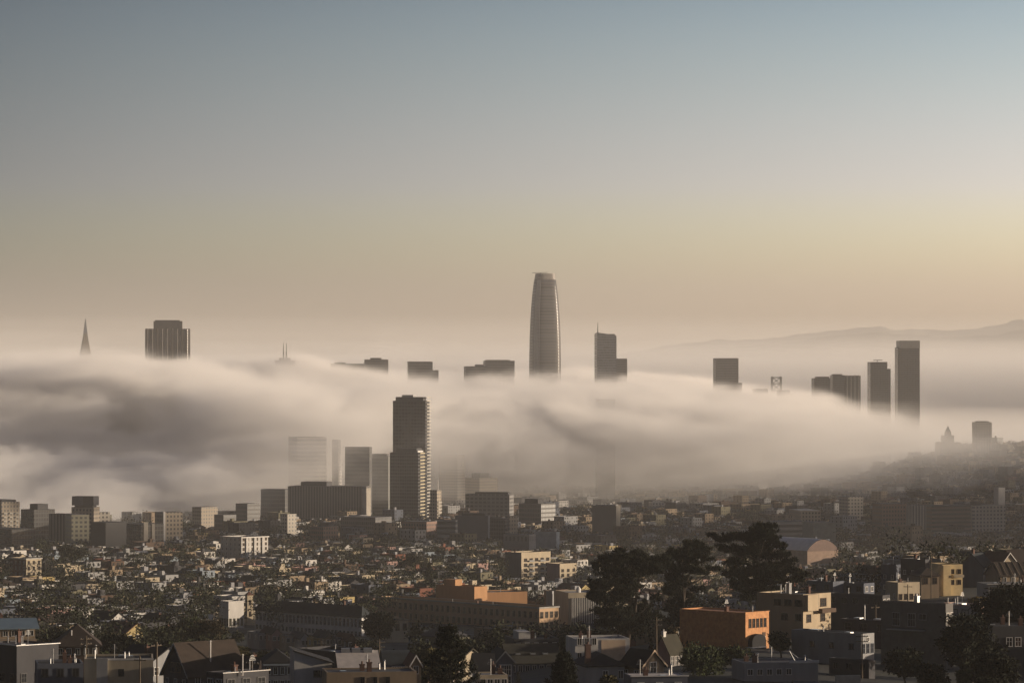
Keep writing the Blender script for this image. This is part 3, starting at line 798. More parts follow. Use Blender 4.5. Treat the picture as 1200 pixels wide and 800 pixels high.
tower('apartment_block', 'narrow tan block with one sunlit face, centre', 'apartment block', 592, 597, 607, 604, 2900, 42, F_TAN, short='narrow tan block')
tower('office_block', 'brown grey broad block left of the blank windowless tower', 'office block', 608, 634, 651, 590, 3150, 48, F_GREY, pents=((-.4, .0, -.3, .3, 4),))
b = tower('blank_tower', 'windowless brown grey slab tower with one thin sunlit edge', 'tower', 694, 722, 727.5, 592.5, 2980, 72, mat('brown_grey_panel', (0.17, 0.155, 0.13), 0.85, 0.08, 0.05), short='windowless slab')
for i in range(6): b.box('roof_vent', (-b.w*.3, -b.d*.45+i*b.d*.15, b.h-.05), (b.w*.3, -b.d*.45+i*b.d*.15+2, b.h+1.1), CONC)
tower('warehouse', 'low pale blue shed in front of the windowless slab', 'warehouse', 626, 652, 656, 623, 2560, 72, mat('pale_blue_shed', (0.30, 0.34, 0.36), 0.8), short='pale blue shed')
tower('warehouse', 'low grey shed with dark openings behind the white balcony block', 'warehouse', 590, 620, 628, 626, 2520, 66, facade('grey_shed', (0.2, .19, .19), (.04, .04, .04), 9, 3, .5, .35))
tower('frame_building', 'pale framed low building left of the finned slab foot', 'building', 328, 337, 347, 602, 2950, 42, F_PALE, short='pale framed building')
tower('brick_block', 'reddish low block with one cream end near the finned slab foot', 'building', 362, 379, 396, 617, 2850, 42, F_BRICK, pents=((.0, .4, -.3, .3, 3),))
tower('apartment_block', 'long grey green low block under the flat dark tower', 'apartment block', 398, 440, 458, 606, 3000, 60, F_GREY)
tower('brick_block', 'dark brick low block under the shorter dark tower', 'building', 470, 500, 513, 611, 3000, 60, F_BRICK)

# ------------------------------------------------------------------ left cluster of flats and offices
b = tower('apartment_block', 'apartment tower with pale balcony grid at far left edge', 'apartment block', -25, 2, 21, 588, 2700, 42, F_TAN, pents=((-.4, .4, -.4, .4, 1.5),), short='balcony grid block')
for c in (-.32, 0.0, .32): balconies(b, 'S', 8, 2, 3.0, b.w*.2, 1.2, u=c)
tower('office_block', 'dark low office wing at the left edge with a pale corner column', 'office block', -30, 14, 39, 620, 2450, 42, F_DKGL, roof='black')
tower('office_block', 'broad dark office block left of the billboard building', 'office block', 22, 40, 62, 597, 2650, 42, F_DKGL, pents=((-.2, .3, -.3, .3, 4),), roof='black')
tower('office_block', 'dark block with fine vertical ribs left of the lit flats', 'office block', 56, 82, 90, 602, 2600, 66, F_FIN, roof='black')
b = tower('apartment_block', 'olive block of flats with pale window bands below the billboard', 'apartment block', 82, 84, 104, 603, 2560, 20, facade('olive_flats', (0.24, 0.23, 0.17), (.05, .05, .05), 3.1, 3.3, .55, .5), depth=20)
b = tower('billboard_building', 'building carrying a big dark two-tone rooftop box', 'building', 83, 110, 115, 594, 2750, 74, F_TAN, short='rooftop box building')
b.box('rooftop_box', (-b.w*.45, -b.d*.48, b.h+1.2), (b.w*.45, -.02, b.h+8.2), mat('dark_cladding', (.07, .07, .075), .7, .1)); b.box('rooftop_box', (-b.w*.45, 0.02, b.h+1.2), (b.w*.45, b.d*.5, b.h+8.2), mat('grey_cladding', (.13, .13, .14), .7, .1))
b.box('plinth', (-b.w*.35, -b.d*.4, b.h-.05), (b.w*.35, b.d*.4, b.h+1.25), DARK)
b = tower('apartment_block', 'small cream flats peeping above dark roofs, left', 'apartment block', 110, 115, 128, 600, 2800, 30, F_PALE)
tower('office_block', 'wide dark block with overhanging flat roof, left', 'office block', 104, 124, 146, 612, 2450, 45, mat('charcoal_panel', (.055, .055, .057), .8, .15, .05), roof='black', short='wide charcoal block')
b = tower('apartment_block', 'dark block with a pale vertical stair strip, left', 'apartment block', 142, 166, 190, 614, 2480, 40, F_DKGL, roof='grey', short='stair strip block')
MB().box((-b.w*.42, -b.d/2-.6, 0), (-b.w*.22, -b.d/2+.02, b.h+1.5)).build('stair_strip', mat('pale_panel', (0.40, 0.36, 0.30)), b.root); MB().box((-b.w*.05, -b.d/2-.6, 0), (b.w*.08, -b.d/2+.02, b.h)).build('stair_strip', MATS['pale_panel'], b.root)
b = tower('apartment_block', 'slim cream tower block with thin bright edge in front of fog, left', 'apartment block', 189, 192, 213, 600, 2650, 30, F_TAN, depth=16)
MB().box((-b.w/2-.3, -b.d/2-.3, 0), (-b.w/2+1.2, -b.d/2+.4, b.h+.6)).build('corner_pier', TRIM, b.root)
tower('apartment_block', 'dim tan block fading into fog above the white flats', 'apartment block', 224, 236, 254, 594, 3100, 42, F_TAN)
tower('office_block', 'dim dark block fading into fog left of the finned slab', 'office block', 275, 290, 304, 590, 3250, 42, F_GREY)
tower('apartment_block', 'dim low block in fog between two dim blocks, left', 'apartment block', 250, 262, 276, 603, 3050, 42, F_GREY)
# right flats under the hill
tower('apartment_block', 'pale ribbed block with vertical stripes on the hazy flats, right', 'apartment block', 1063, 1068, 1086, 592, 2900, 20, facade('pale_ribs', (.36, .33, .28), (.12, .11, .1), 60, 2.6, .45, .97), short='pale ribbed block')
tower('apartment_block', 'long brown block with window bands right of the pale ribbed block', 'apartment block', 1086, 1092, 1139, 592, 2940, 15, facade('brown_bands', (.17, .13, .11), (.05, .05, .05), 3.4, 400, 1, .5), depth=20, short='long brown block')
b = tower('apartment_block', 'cream block with a sunlit end, hazy flats at right', 'apartment block', 1136, 1140, 1180, 592, 3000, 20, F_PALE, depth=18, pents=((-.35, -.2, -.3, .3, 3),), short='cream hazy block')
tower('office_block', 'dark brown hazy block left of the pale ribbed block', 'office block', 1028, 1033, 1064, 590, 3050, 15, F_BRICK, depth=22)
tower('office_block', 'pale grey hazy block with column front, right of centre', 'office block', 990, 994, 1012, 582, 3300, 20, F_PALE, depth=20)
tower('warehouse', 'white square box catching sun on the hill foot, right', 'building', 1168, 1170, 1178, 571, 3500, 20, wall_mat('white'), depth=10)
tower('office_block', 'long low striped block behind the round roofed hall', 'office block', 898, 906, 950, 611, 2700, 14, F_BAND, depth=25, short='long striped block')
tower('warehouse', 'green grey low box beside the long striped block', 'warehouse', 950, 953, 980, 612, 2650, 14, mat('green_grey_shed', (.2, .21, .19), .85), depth=25)
tower('warehouse', 'long shed with one bright pale roof on hazy flats', 'warehouse', 933, 938, 962, 598, 3100, 10, F_TAN, depth=40, roof='pale')
# ------------------------------------------------------------------ middle distance landmarks
b = B('apartment_building', 'white apartment house with sunlit front of four bays, left of centre', 'apartment building', 256, 283, 312.5, 629, 2250, 42, short='white apartment house')
b.walls(wall_mat('white'), .8, roof=roof_mat('grey')); b.win('S', 6, 5, 1.3, 1.7, z0=1.5, dz=3.0, frame=wall_mat('tan')); b.win('W', 5, 5, 1.2, 1.5, z0=1.5, dz=3.0)
for u in (-.3, .0, .3): MB().box((u*b.w-.9, -b.d/2-.7, 2), (u*b.w+.9, -b.d/2+.01, b.h-.6)).build('bay_column', wall_mat('white'), b.root)
b.clutter(4, 1, .8); b.cornice(TRIM, .5, .5)
b = B('apartment_building', 'cream block with five rows of window groups and blank side coloured as shaded, centre', 'apartment building', 592, 611, 645.5, 647, 1950, 42, short='cream balcony block')
b.walls(wall_mat('cream'), .7, roof=roof_mat('grey')); b.box('wall_sheet', (-b.w/2-.06, -b.d/2+.02, -2), (-b.w/2+.01, b.d/2-.02, b.h-.05), wall_mat('slate blue'))  # dark sheet on the left side puts its shade into the colour
b.win('S', 5, 4, 2.1, 1.6, z0=1.6, dz=2.75, frame=wall_mat('brown'), u0=-.36, u1=.40); b.clutter(3, 2, .7)
for j in range(4):
    for u in (-.17, .21):
        MB().box((u*b.w-1.9, -b.d/2-.8, 1.4+j*2.75), (u*b.w+1.9, -b.d/2-.10, 1.55+j*2.75)).box((u*b.w-1.9, -b.d/2-.85, 1.55+j*2.75), (u*b.w+1.9, -b.d/2-.8, 2.3+j*2.75)).build('balcony', wall_mat('pale grey'), b.root)
b = B('apartment_building', 'low cream wing with three windows right of the cream balcony block', 'apartment building', 641, 656, 676, 660, 1900, 42, short='low cream wing')
b.walls(wall_mat('cream'), .6, roof=roof_mat('silver')); b.win('S', 3, 3, 1.6, 1.4, z0=.8, dz=2.5, frame=wall_mat('brown')); b.box('wall_sheet', (-b.w/2-.06, -b.d/2+.02, -2), (-b.w/2+.01, b.d/2-.02, b.h-.05), wall_mat('pink'))
b = B('hall', 'hall with a wide white arched roof on the flats behind cypresses', 'hall', 926, 946, 984, 645, 2150, 34, depth=48, short='arched roof hall')
m = MB(); n = 14; W = b.w/2
b.walls(mat('hall_brick', (.24, .17, .13), .9), 0, top=b.h)
prof = [(-W-.5 + (2*W+1) * i/n, b.h + 6.8*math.sin(math.pi*i/n)**.8) for i in range(n+1)]
for i in range(n): m.face([(prof[i][0], -b.d/2-.3, prof[i][1]), (prof[i+1][0], -b.d/2-.3, prof[i+1][1]), (prof[i+1][0], b.d/2, prof[i+1][1]), (prof[i][0], b.d/2, prof[i][1])])
m.build('arched_roof', mat('white_roof_sheet', (.62, .60, .57), .6, .1), b.root)
MB().face([(p[0], -b.d/2-.25, p[1]-.3) for p in prof]+[(W, -b.d/2-.25, b.h-.4), (-W, -b.d/2-.25, b.h-.4)][0:2]).build('gable_wall', mat('hall_pink', (.15, .105, .09), .9), b.root)
b.win('S', 9, 1, 1.6, 2.6, z0=1.2)
b = B('factory', 'long tan brick factory with two rows of windows and sawtooth yard, centre', 'factory', 434, 632, 655, 711, 1330, 44, short='long brick factory')
b.z0 = 0; b.walls(mat('factory_brick', (0.50, 0.345, 0.20), .92, .2, .4, color2=(.44, .30, .20)), .8, roof=roof_mat('brown'))
b.near = False; b.win('W', 30, 2, 1.35, 2.2, z0=max(.8, b.h-8.0), dz=3.9, frame=wall_mat('tan'), bars=2); b.win('S', 4, 2, 1.5, 2.2, z0=max(.8, b.h-8.0), dz=3.9, frame=wall_mat('tan'), bars=2)
b.cornice(CONC, .3, .5); b.clutter(6, 9, .8)
fb = b
b = B('factory', 'tall orange tan blank block rising behind the long brick factory', 'factory', 510, 556, 571, 687, 1420, 44, short='orange tan block')
b.walls(mat('orange_render', (.40, .22, .11), .9, .12, .3, streak=True), .5, roof=roof_mat('brown')); b.box('stair_head', (-.2*b.w, .1*b.d, b.h-.5), (.35*b.w, .4*b.d, b.h+2.2), MATS['orange_render'])
b = B('factory', 'long low orange wall catching the sun right of the orange tan block', 'factory', 566, 569, 618, 693.5, 1440, 20, depth=14, short='sunlit orange wing')
b.walls(MATS['orange_render'], .4, roof=roof_mat('grey')); b.clutter(3, 4, .4)
b = B('school', 'school wing with long slate hipped roof over a row of pale windows', 'school', 290, 424, 434, 710, 1220, 46, short='slate roofed school')
b.hip(TRIM, roof_mat('slate'), 3.6, .7); b.near = False; b.win('W', 28, 1, 1.15, 2.7, z0=b.eave-3.5, frame=TRIM); b.win('W', 28, 1, 1.15, 1.6, z0=b.eave-6.6, frame=TRIM)
b.pipe(0, 0, b.h-.3, .9); b.chimney(0, -b.d*.3, b.h-.5)
b = B('school', 'cream school pavilion with three dark windows in a sunlit end wall', 'school', 449, 453, 478.5, 726, 1160, 20, depth=16, short='cream school pavilion')
b.walls(wall_mat('cream'), .5, roof=roof_mat('brown')); b.win('S', 3, 1, 1.1, 2.0, z0=b.h-3.3, frame=wall_mat('brown')); b.win('W', 4, 1, 1.1, 2, z0=b.h-3.3); b.cornice(wall_mat('tan'), .3, .3)
b = B('church_tower', 'slim cream bell tower left of the slate roofed school', 'church tower', 287, 290, 296.5, 697, 1330, 30, short='cream bell tower')
b.walls(wall_mat('cream'), 0, roof=roof_mat('red-brown')); b.win('S', 1, 2, .7, 1.8, z0=b.h-3.6, dz=-4.2, frame=wall_mat('brown')); b.win('W', 1, 1, .6, 1.8, z0=b.h-3.6, frame=wall_mat('brown'))
MB().loft([[(-b.w/2-.3, -b.d/2-.3, b.h), (b.w/2+.3, -b.d/2-.3, b.h), (b.w/2+.3, b.d/2+.3, b.h), (-b.w/2-.3, b.d/2+.3, b.h)], [(-.1, -.1, b.h+1.4), (.1, -.1, b.h+1.4), (.1, .1, b.h+1.4), (-.1, .1, b.h+1.4)]]).build('cap_roof', roof_mat('red-brown'), b.root)
b = B('church', 'white hall with dark arched windows beside the cream bell tower', 'church', 256, 268, 285, 704, 1300, 40)
b.walls(wall_mat('white'), .4, roof=roof_mat('grey')); b.win('S', 4, 1, .8, 2.6, z0=.8, frame=wall_mat('olive')); b.win('W', 4, 1, .8, 2.6, z0=.8, frame=wall_mat('olive'))
b = B('pavilion_building', 'modern cream framed building with glazed sunlit front of thin fins', 'building', 662, 666, 706, 694, 1380, 16, depth=18, short='cream framed building')
b.walls(wall_mat('cream'), .5, roof=roof_mat('pale'))
MB().box((-b.w/2+1.2, -b.d/2-.03, 0), (b.w/2-.6, -b.d/2+.01, b.h-2)).build('glazing', GLASS, b.root)
for i in range(16): MB().box((-b.w/2+1.3+i*(b.w-2.2)/16, -b.d/2-.35, 0), (-b.w/2+1.55+i*(b.w-2.2)/16, -b.d/2-.04, b.h-2)).build('fin', TRIM, b.root)
MB().tube((0, 0, b.h-.5), (0, 0, b.h+1), .9, n=10).loft([[(.9*math.cos(t), .9*math.sin(t), b.h+1) for t in np.linspace(0, 6.2, 10)], [(.1*math.cos(t), .1*math.sin(t), b.h+2) for t in np.linspace(0, 6.2, 10)]]).build('roof_tank', TRIM, b.root)
b = B('stair_tower', 'grey stair tower left of the cream framed building', 'building', 640, 647, 649, 692, 1400, 60); b.walls(wall_mat('pale grey'), .3, roof=roof_mat('grey'))
b = B('commercial_building', 'tan block between grey stair tower and cream framed building', 'building', 649, 652, 662, 693, 1410, 20, depth=14); b.walls(wall_mat('tan'), .4, roof=roof_mat('silver')); b.win('S', 3, 2, .8, 1.3, z0=1); b.clutter(2, 1, .4)
b = B('apartment_building', 'corner house with sunlit cream end and six windows, left edge', 'apartment building', 8, 31, 47, 654, 1900, 42, short='sunlit corner house')
b.walls(wall_mat('cream'), .6, roof=roof_mat('black')); b.win('S', 3, 3, 1.1, 1.7, z0=1.2, dz=3.0, frame=wall_mat('brown')); b.win('W', 4, 3, 1.0, 1.5, z0=1.2, dz=3.0); b.clutter(3, 3, .6); b.cornice(wall_mat('white'), .4, .4)
b.box('wall_sheet', (-b.w/2-.02, -b.d/2+.02, -2), (-b.w/2+.01, b.d/2-.02, b.h-.8), wall_mat('rust red'))

# ------------------------------------------------------------------ near hillside, left
b = B('flat_roof_house', 'large black walled flat roofed house at bottom left corner', 'house', -30, 20, 64, 756, 640, 42, short='black flat roofed house')
b.walls(wall_mat('dark grey'), .25, roof=roof_mat('grey')); b.win('W', 4, 1, 1.1, 1.5, z0=2.5, frame=DARK); b.win('S', 3, 1, 1.0, 1.5, z0=2.5, frame=DARK); b.pipe(-1, -2, b.h, 1.2); b.pipe(2, 2, b.h, .9); b.chimney(2.5, 4, b.h)
MB().box((-b.w/2-.25, -b.d/2-.25, b.h-.02), (b.w/2+.25, -b.d/2+.1, b.h+.12)).box((-b.w/2-.25, -b.d/2+.1, b.h-.02), (-b.w/2+.1, b.d/2, b.h+.12)).build('roof_edge', METAL, b.root)
b = B('house', 'tan walled house with low blue grey roof at left edge', 'house', -14, -8, 40, 727, 740, 14, depth=10, short='blue grey roofed house')
b.gable(wall_mat('tan'), mat('blue_grey_sheet', (.13, .18, .22), .5, .12), 1.5, 'x', .8); b.win('S', 5, 1, .9, 1.0, z0=b.eave-1.6, frame=wall_mat('white')); b.box('terrace_wall', (-b.w/2, -b.d/2-3, -2), (b.w/2, -b.d/2-.02, b.eave-2.2), wall_mat('tan')); b.chimney(-2, 2, b.h-1)
b = B('house', 'broad dark brown hip roofed house with white vent pipes', 'house', 60, 66, 116, 733, 720, 8, depth=12, short='brown hip roofed house')
b.hip(wall_mat('brown'), roof_mat('brown'), 4.0, .6); b.win('S', 5, 1, .8, 1.2, z0=b.eave-1.7, frame=TRIM)
b.pipe(-1.2, -4.2, b.eave+1.2, 1.6, m=TRIM); b.pipe(1.5, -b.d/2-.4, b.eave-1.5, 1.5, m=TRIM); b.pipe(3.6, -b.d/2-.5, b.eave-1.2, 1.2, m=TRIM)
b = B('house', 'small charcoal flat roofed house below the brown hip roof', 'house', 40, 44, 97, 777, 610, 10, depth=9, short='charcoal flat house')
b.walls(wall_mat('slate blue'), .3, roof=roof_mat('black')); b.win('S', 3, 1, 1.0, 1.3, z0=b.h-2.2, frame=wall_mat('dark grey')); b.chimney(1, 1, b.h-.3); b.pipe(2.6, -.5, b.h-.3, 1.4, m=TRIM)
b = B('house', 'flat roofed house with long blank cream wall, bottom left', 'house', 96, 99, 179, 771, 620, 6, depth=10, short='blank cream wall house')
b.walls(wall_mat('cream'), .35, roof=roof_mat('black')); b.box('grey_bay', (-b.w*.32, -b.d/2-.5, -2), (-b.w*.16, -b.d/2+.01, b.h+.1), wall_mat('pale grey')); b.win('S', 1, 1, .8, 1.1, z0=b.h-3, u0=.07, frame=DARK); b.box('coping', (-b.w*.158, -b.d/2-.06, b.h-.3), (b.w/2+.05, -b.d/2-.005, b.h+.02), TRIM); b.clutter(3, 8, .35)
b = B('house', 'steep gabled dark house with pale gable edges and tall white pipe', 'house', 188, 221, 283, 755, 600, 40, short='steep gabled house')
b.gable(wall_mat('dark grey'), roof_mat('brown'), 4.9, 'x', .5); b.bargeboard(TRIM, 4.9, 'x', -1, .5); b.win('W', 2, 1, 1.0, 1.5, z0=b.eave+.2, frame=wall_mat('tan'), u0=-.1, u1=.1); b.win('S', 3, 1, .9, 1.3, z0=b.eave-2.0); b.pipe(-.4, -2.4, b.eave+1.8, 3.3, .13, TRIM); b.pipe(b.w/2-1, -b.d/2-.4, b.eave-2.5, 2.6, .13, TRIM)
b.win('W', 3, 1, .7, 1.6, z0=b.eave-2.6, frame=TRIM)
b = B('house', 'black flat roofed house with pale roof edge right of the steep gable', 'house', 240, 262, 312, 788, 520, 42, short='black pale-edged house')
b.walls(wall_mat('dark grey'), .1, roof=roof_mat('black')); b.box('roof_edge', (-b.w/2-.2, -b.d/2-.2, b.h-.02), (b.w/2+.2, -b.d/2+.05, b.h+.10), TRIM); b.win('S', 3, 1, 1.2, 1.4, z0=b.h-2.4, frame=DARK); b.win('W', 2, 1, 1.2, 1.4, z0=b.h-2.4, frame=TRIM); b.pipe(-1, -2.5, b.h, 2.4, .1, TRIM); b.pipe(3, 1, b.h, 1.3)
b = B('house', 'slate blue house with dark mansard roof left of white sawtooth roofs', 'house', 308, 311, 343, 762, 620, 8, depth=9, short='mansard roofed house')
b.hip(wall_mat('slate blue'), roof_mat('black'), 2.0, .3); b.win('S', 4, 2, .6, 1.2, z0=b.eave-2.0, dz=-2.3, frame=wall_mat('pale blue')); b.box('eaves_band', (-b.w/2-.36, -b.d/2-.36, b.eave-.5), (b.w/2+.36, -b.d/2+.01, b.eave-.21), wall_mat('pale blue'))
def shed_house(label, pl, pr, pt, D, dep, slope, m, r, short, th=8):
    b = B('studio_building', label, 'workshop', pl, pl+2, pr, pt, D, th, depth=dep, short=short); w, d, h = b.w/2, b.d/2, b.h
    lo = h - slope
    MB().prism([(-w, -d), (w, -d), (w, d), (-w, d)], -b.sink, 0, 0, False, zt=[h, lo, lo, h]).build('wall', m, b.root)
    MB().face([(-w-.3, -d-.3, h+.05), (w+.3, -d-.3, lo+.05), (w+.3, d+.3, lo+.05), (-w-.3, d+.3, h+.05)]).face([(-w-.3, -d-.3, h+.04), (-w-.3, -d-.3, h-.15), (w+.3, -d-.3, lo-.15), (w+.3, -d-.3, lo+.04)]).build('roof', r, b.root)
    b.win('S', 2, 1, .9, .9, z0=max(.6, lo-2.2), frame=DARK, u0=.1, u1=.3); return b
shed_house('white workshop with a long sloping sunlit end wall, bottom left of centre', 343, 389, 761, 600, 9, 2.2, wall_mat('white'), roof_mat('black'), 'white sloping workshop')
b = B('studio_building', 'white workshop with wide pale mono-pitch roof facing us', 'workshop', 395, 398, 446, 767, 590, 6, depth=9, short='pale pitched workshop'); w, d, h = b.w/2, b.d/2, b.h
MB().prism([(-w, -d), (w, -d), (w, d), (-w, d)], -b.sink, 0, 0, False, zt=[h-3, h-3, h, h]).build('wall', wall_mat('brown'), b.root)
MB().face([(-w-.2, -d-.5, h-3.1), (w+.2, -d-.5, h-3.1), (w+.2, d+.3, h+.1), (-w-.2, d+.3, h+.1)]).build('roof', mat('white_felt', (.50, .45, .40), .9, .15, .6), b.root); b.win('S', 3, 1, 1.3, 1.0, z0=h-5, frame=TRIM)
for x in (-.28, -.02, .27): b.box('roof_light', (x*b.w-.7, d-.8, h-.6), (x*b.w+.7, d+.2, h+.5), METAL)
b = B('wall_house', 'wide tan front of a low flat building at bottom, below white workshops', 'building', 380, 383, 488, 787, 540, 8, depth=8, short='wide tan front'); b.walls(wall_mat('tan'), .2, roof=roof_mat('grey')); b.win('S', 3, 1, .5, 2.4, z0=b.h-3.2, frame=DARK, u0=-.1, u1=.18); b.clutter(2, 3, .2)
b = B('hall', 'dark low vaulted shed right of the white workshops', 'shed', 448, 450, 481, 770, 640, 6, depth=10, short='dark vaulted shed')
b.walls(wall_mat('slate blue'), 0, top=b.h-1.2)
m = MB(); n = 10
pr = [(-b.d/2-.2 + (b.d+.4)*i/n, b.h-1.2+2.2*math.sin(math.pi*i/n)) for i in range(n+1)]
for i in range(n): m.face([(-b.w/2-.2, pr[i][0], pr[i][1]), (b.w/2+.2, pr[i][0], pr[i][1]), (b.w/2+.2, pr[i+1][0], pr[i+1][1]), (-b.w/2-.2, pr[i+1][0], pr[i+1][1])])
for x in (-b.w/2-.15, b.w/2+.15): m.face([(x, p[0], p[1]) for p in pr])
m.build('vaulted_roof', roof_mat('slate'), b.root); b.win('S', 3, 1, .8, .8, z0=b.h-2.4, frame=TRIM, u0=-.1, u1=.25)
b = B('house', 'little gabled house with orange cream front beside the conifer', 'house', 480, 482, 493, 768, 600, 10, depth=7); b.gable(wall_mat('tan'), roof_mat('red-brown'), 1.3, 'y', .35); b.bargeboard(TRIM, 1.3, 'y', -1, .35); b.win('S', 1, 1, .7, 1.2, z0=b.eave-1.6)
b = B('house', 'gabled house with large many paned window right of the conifer', 'house', 579, 582, 602, 763, 640, 8, depth=11, short='many-paned gabled house'); b.gable(wall_mat('slate blue'), roof_mat('black'), 1.7, 'y', .4); b.win('S', 1, 2, 2.0, 1.7, z0=b.eave-2.4, dz=-2.0, bars=4); b.bargeboard(wall_mat('pale grey'), 1.7, 'y', -1, .4)
b = B('house', 'black roofed bungalow left of the many-paned gabled house', 'house', 557, 559, 579, 768, 620, 6, depth=9); b.gable(wall_mat('white'), roof_mat('black'), 2.6, 'x', .5); b.win('S', 3, 1, .9, 1.1, z0=b.eave-1.6)
b = B('house', 'cream low garden house under the many-paned gabled house', 'house', 560, 562, 595, 790, 560, 8, depth=6); b.walls(wall_mat('cream'), .2, roof=roof_mat('silver')); b.win('S', 4, 1, .8, 1.0, z0=b.h-1.7)
b = B('terrace', 'long olive brown pitched roof terrace behind the many-paned gabled house', 'terrace', 592, 597, 656, 757, 760, 10, depth=12, short='olive roofed terrace'); b.gable(wall_mat('slate blue'), roof_mat('olive'), 3.4, 'x', .5); b.win('S', 7, 1, .8, 1.3, z0=b.eave-1.9); [b.skylight(x*b.w, -b.d*.3, b.eave+1.6) for x in (-.3, 0, .25)]
b = B('house', 'wide black flat roof house with white box penthouse, centre', 'house', 595, 602, 655, 748, 850, 10, depth=12, short='black roofed penthouse house'); b.walls(wall_mat('dark grey'), .4, roof=roof_mat('black')); b.box('penthouse', (-.38*b.w, -.45*b.d, b.h-.4), (-.12*b.w, .2*b.d, b.h+1.6), wall_mat('white')); b.win('S', 5, 1, .9, 1.3, z0=b.h-2.3); b.clutter(3, 2, .4)
b = B('house', 'large plain grey house with dark hipped roof and brick chimney', 'house', 683, 687, 732, 766, 600, 12, depth=10, short='plain grey hipped house'); b.hip(wall_mat('pale grey'), roof_mat('black'), 1.9, .4); b.win('S', 2, 1, .8, 1.3, z0=b.eave-2.2, u0=.0, u1=.4); b.win('S', 1, 1, .8, 1.3, z0=b.eave-4.8, u0=-.2); b.chimney(-b.w*.42, -b.d*.38, b.h-.8, 2.2, .9)
b = B('house', 'white flat roofed house with sunlit cream panel behind the plain grey house', 'house', 671, 674, 738, 748, 720, 10, depth=10, short='white panel house'); b.walls(wall_mat('white'), .35, roof=roof_mat('silver')); b.box('wall_sheet', (-.02*b.w, -b.d/2-.08, -1), (.42*b.w, -b.d/2+.01, b.h-.3), mat('sandy_panel', (.50, .38, .27), .9)); b.win('S', 3, 2, .8, 1.3, z0=1.2, dz=2.9, u0=-.42, u1=-.15); b.clutter(3, 3, .35)
b = B('house', 'dark gabled house with one sunlit pale gable edge, bottom centre right', 'house', 728, 752, 779, 763, 600, 40, short='pale-edged gable house'); b.gable(wall_mat('tan'), roof_mat('black'), 2.4, 'y', .45); b.bargeboard(mat('sandy_panel', (.5, .38, .27)), 2.4, 'y', -1, .45); b.win('S', 1, 1, 1.3, 1.7, z0=b.eave-1.2, frame=TRIM); b.win('W', 2, 1, .9, 1.4, z0=b.eave-2.2)
b = B('house', 'house with olive grey pitched roof and pink windowed front', 'house', 768, 785, 801, 745, 660, 40, short='pink fronted house'); b.gable(wall_mat('pink'), roof_mat('olive'), 3.0, 'x', .4); b.win('S', 3, 1, .7, 1.7, z0=b.eave-2.4); b.chimney(-b.w*.4, 0, b.h-.4, 1.0, .6, TRIM); b.box('porch_roof', (-.5*b.w, -b.d/2-1.4, b.eave-3.1), (.55*b.w, -b.d/2-.01, b.eave-2.9), wall_mat('pink'))
b = B('house', 'flat white roof with pale edge at bottom right of centre', 'house', 736, 740, 806, 792, 560, 8, depth=7, short='flat white roof'); b.walls(wall_mat('slate blue'), .1, roof=mat('white_felt', (.5, .45, .40))); b.box('roof_edge', (-b.w/2-.2, -b.d/2-.2, b.h-.02), (b.w/2+.2, -b.d/2, b.h+.12), TRIM); b.win('S', 3, 1, .9, 1.1, z0=b.h-2.1); b.pipe(2.5, 0, b.h, 1.4)

# ------------------------------------------------------------------ near hillside, right
OR = mat('orange_cedar_boards', (0.44, 0.19, 0.075), .75, .2, 1.2, color2=(.54, .27, .11))
b = B('timber_house', 'bright orange timber clad box house on the hill, right of centre', 'house', 800, 873.5, 903, 717.5, 740, 44, short='orange timber house')
sh = b.h; b.sink += 0; b.walls(OR, .25, roof=mat('orange_roof_deck', (.42, .20, .10), .8, .2)); b.win('S', 5, 1, .62, 1.75, z0=b.h-3.1, frame=wall_mat('brown'), u0=-.31, u1=.33, bars=0); b.door('S', .28, 1.0, 2.0, b.h-6.2, wall_mat('brown'))
for i in range(17): MB().box((-b.w/2-.05, -b.d/2+.4+i*(b.d-.8)/16-.05, 0), (-b.w/2+.01, -b.d/2+.4+i*(b.d-.8)/16+.05, b.h-.3)).build('batten', OR, b.root)
b.box('roof_edge', (-b.w/2-.12, -b.d/2-.12, b.h), (b.w/2+.12, -b.d/2+.2, b.h+.14), OR); b.pipe(0, -b.d*.42, b.h-.25, 1.7, .06, DARK)
m = MB(); n = 10                                    # solid black arch-topped block on the lower front
arc = [(-.1*b.w + 2.1*math.cos(math.pi*i/n), b.h-5.9 + 1.5*math.sin(math.pi*i/n)) for i in range(n+1)]
m.face([(p[0], -b.d/2-1.2, p[1]) for p in arc][::-1])
for i in range(n): m.face([(arc[i][0], -b.d/2-1.2, arc[i][1]), (arc[i+1][0], -b.d/2-1.2, arc[i+1][1]), (arc[i+1][0], -b.d/2-.01, arc[i+1][1]), (arc[i][0], -b.d/2-.01, arc[i][1])])
m.box((-.1*b.w-2.1, -b.d/2-1.2, b.h-9), (-.1*b.w+2.1, -b.d/2-.01, b.h-5.9))
m.build('dark_arch', roof_mat('black'), b.root); b.box('deck', (-b.w/2, -b.d/2-2.0, b.h-7.2), (b.w*.1, -b.d/2-.02, b.h-7.0), wall_mat('white'))
b = B('modern_house', 'tan modern stepped house with big square windows behind orange house', 'house', 890, 941, 977, 696, 800, 48, short='tan modern house')
TN = mat('tan_render', (.36, .29, .20), .9, .12, .4, streak=True)
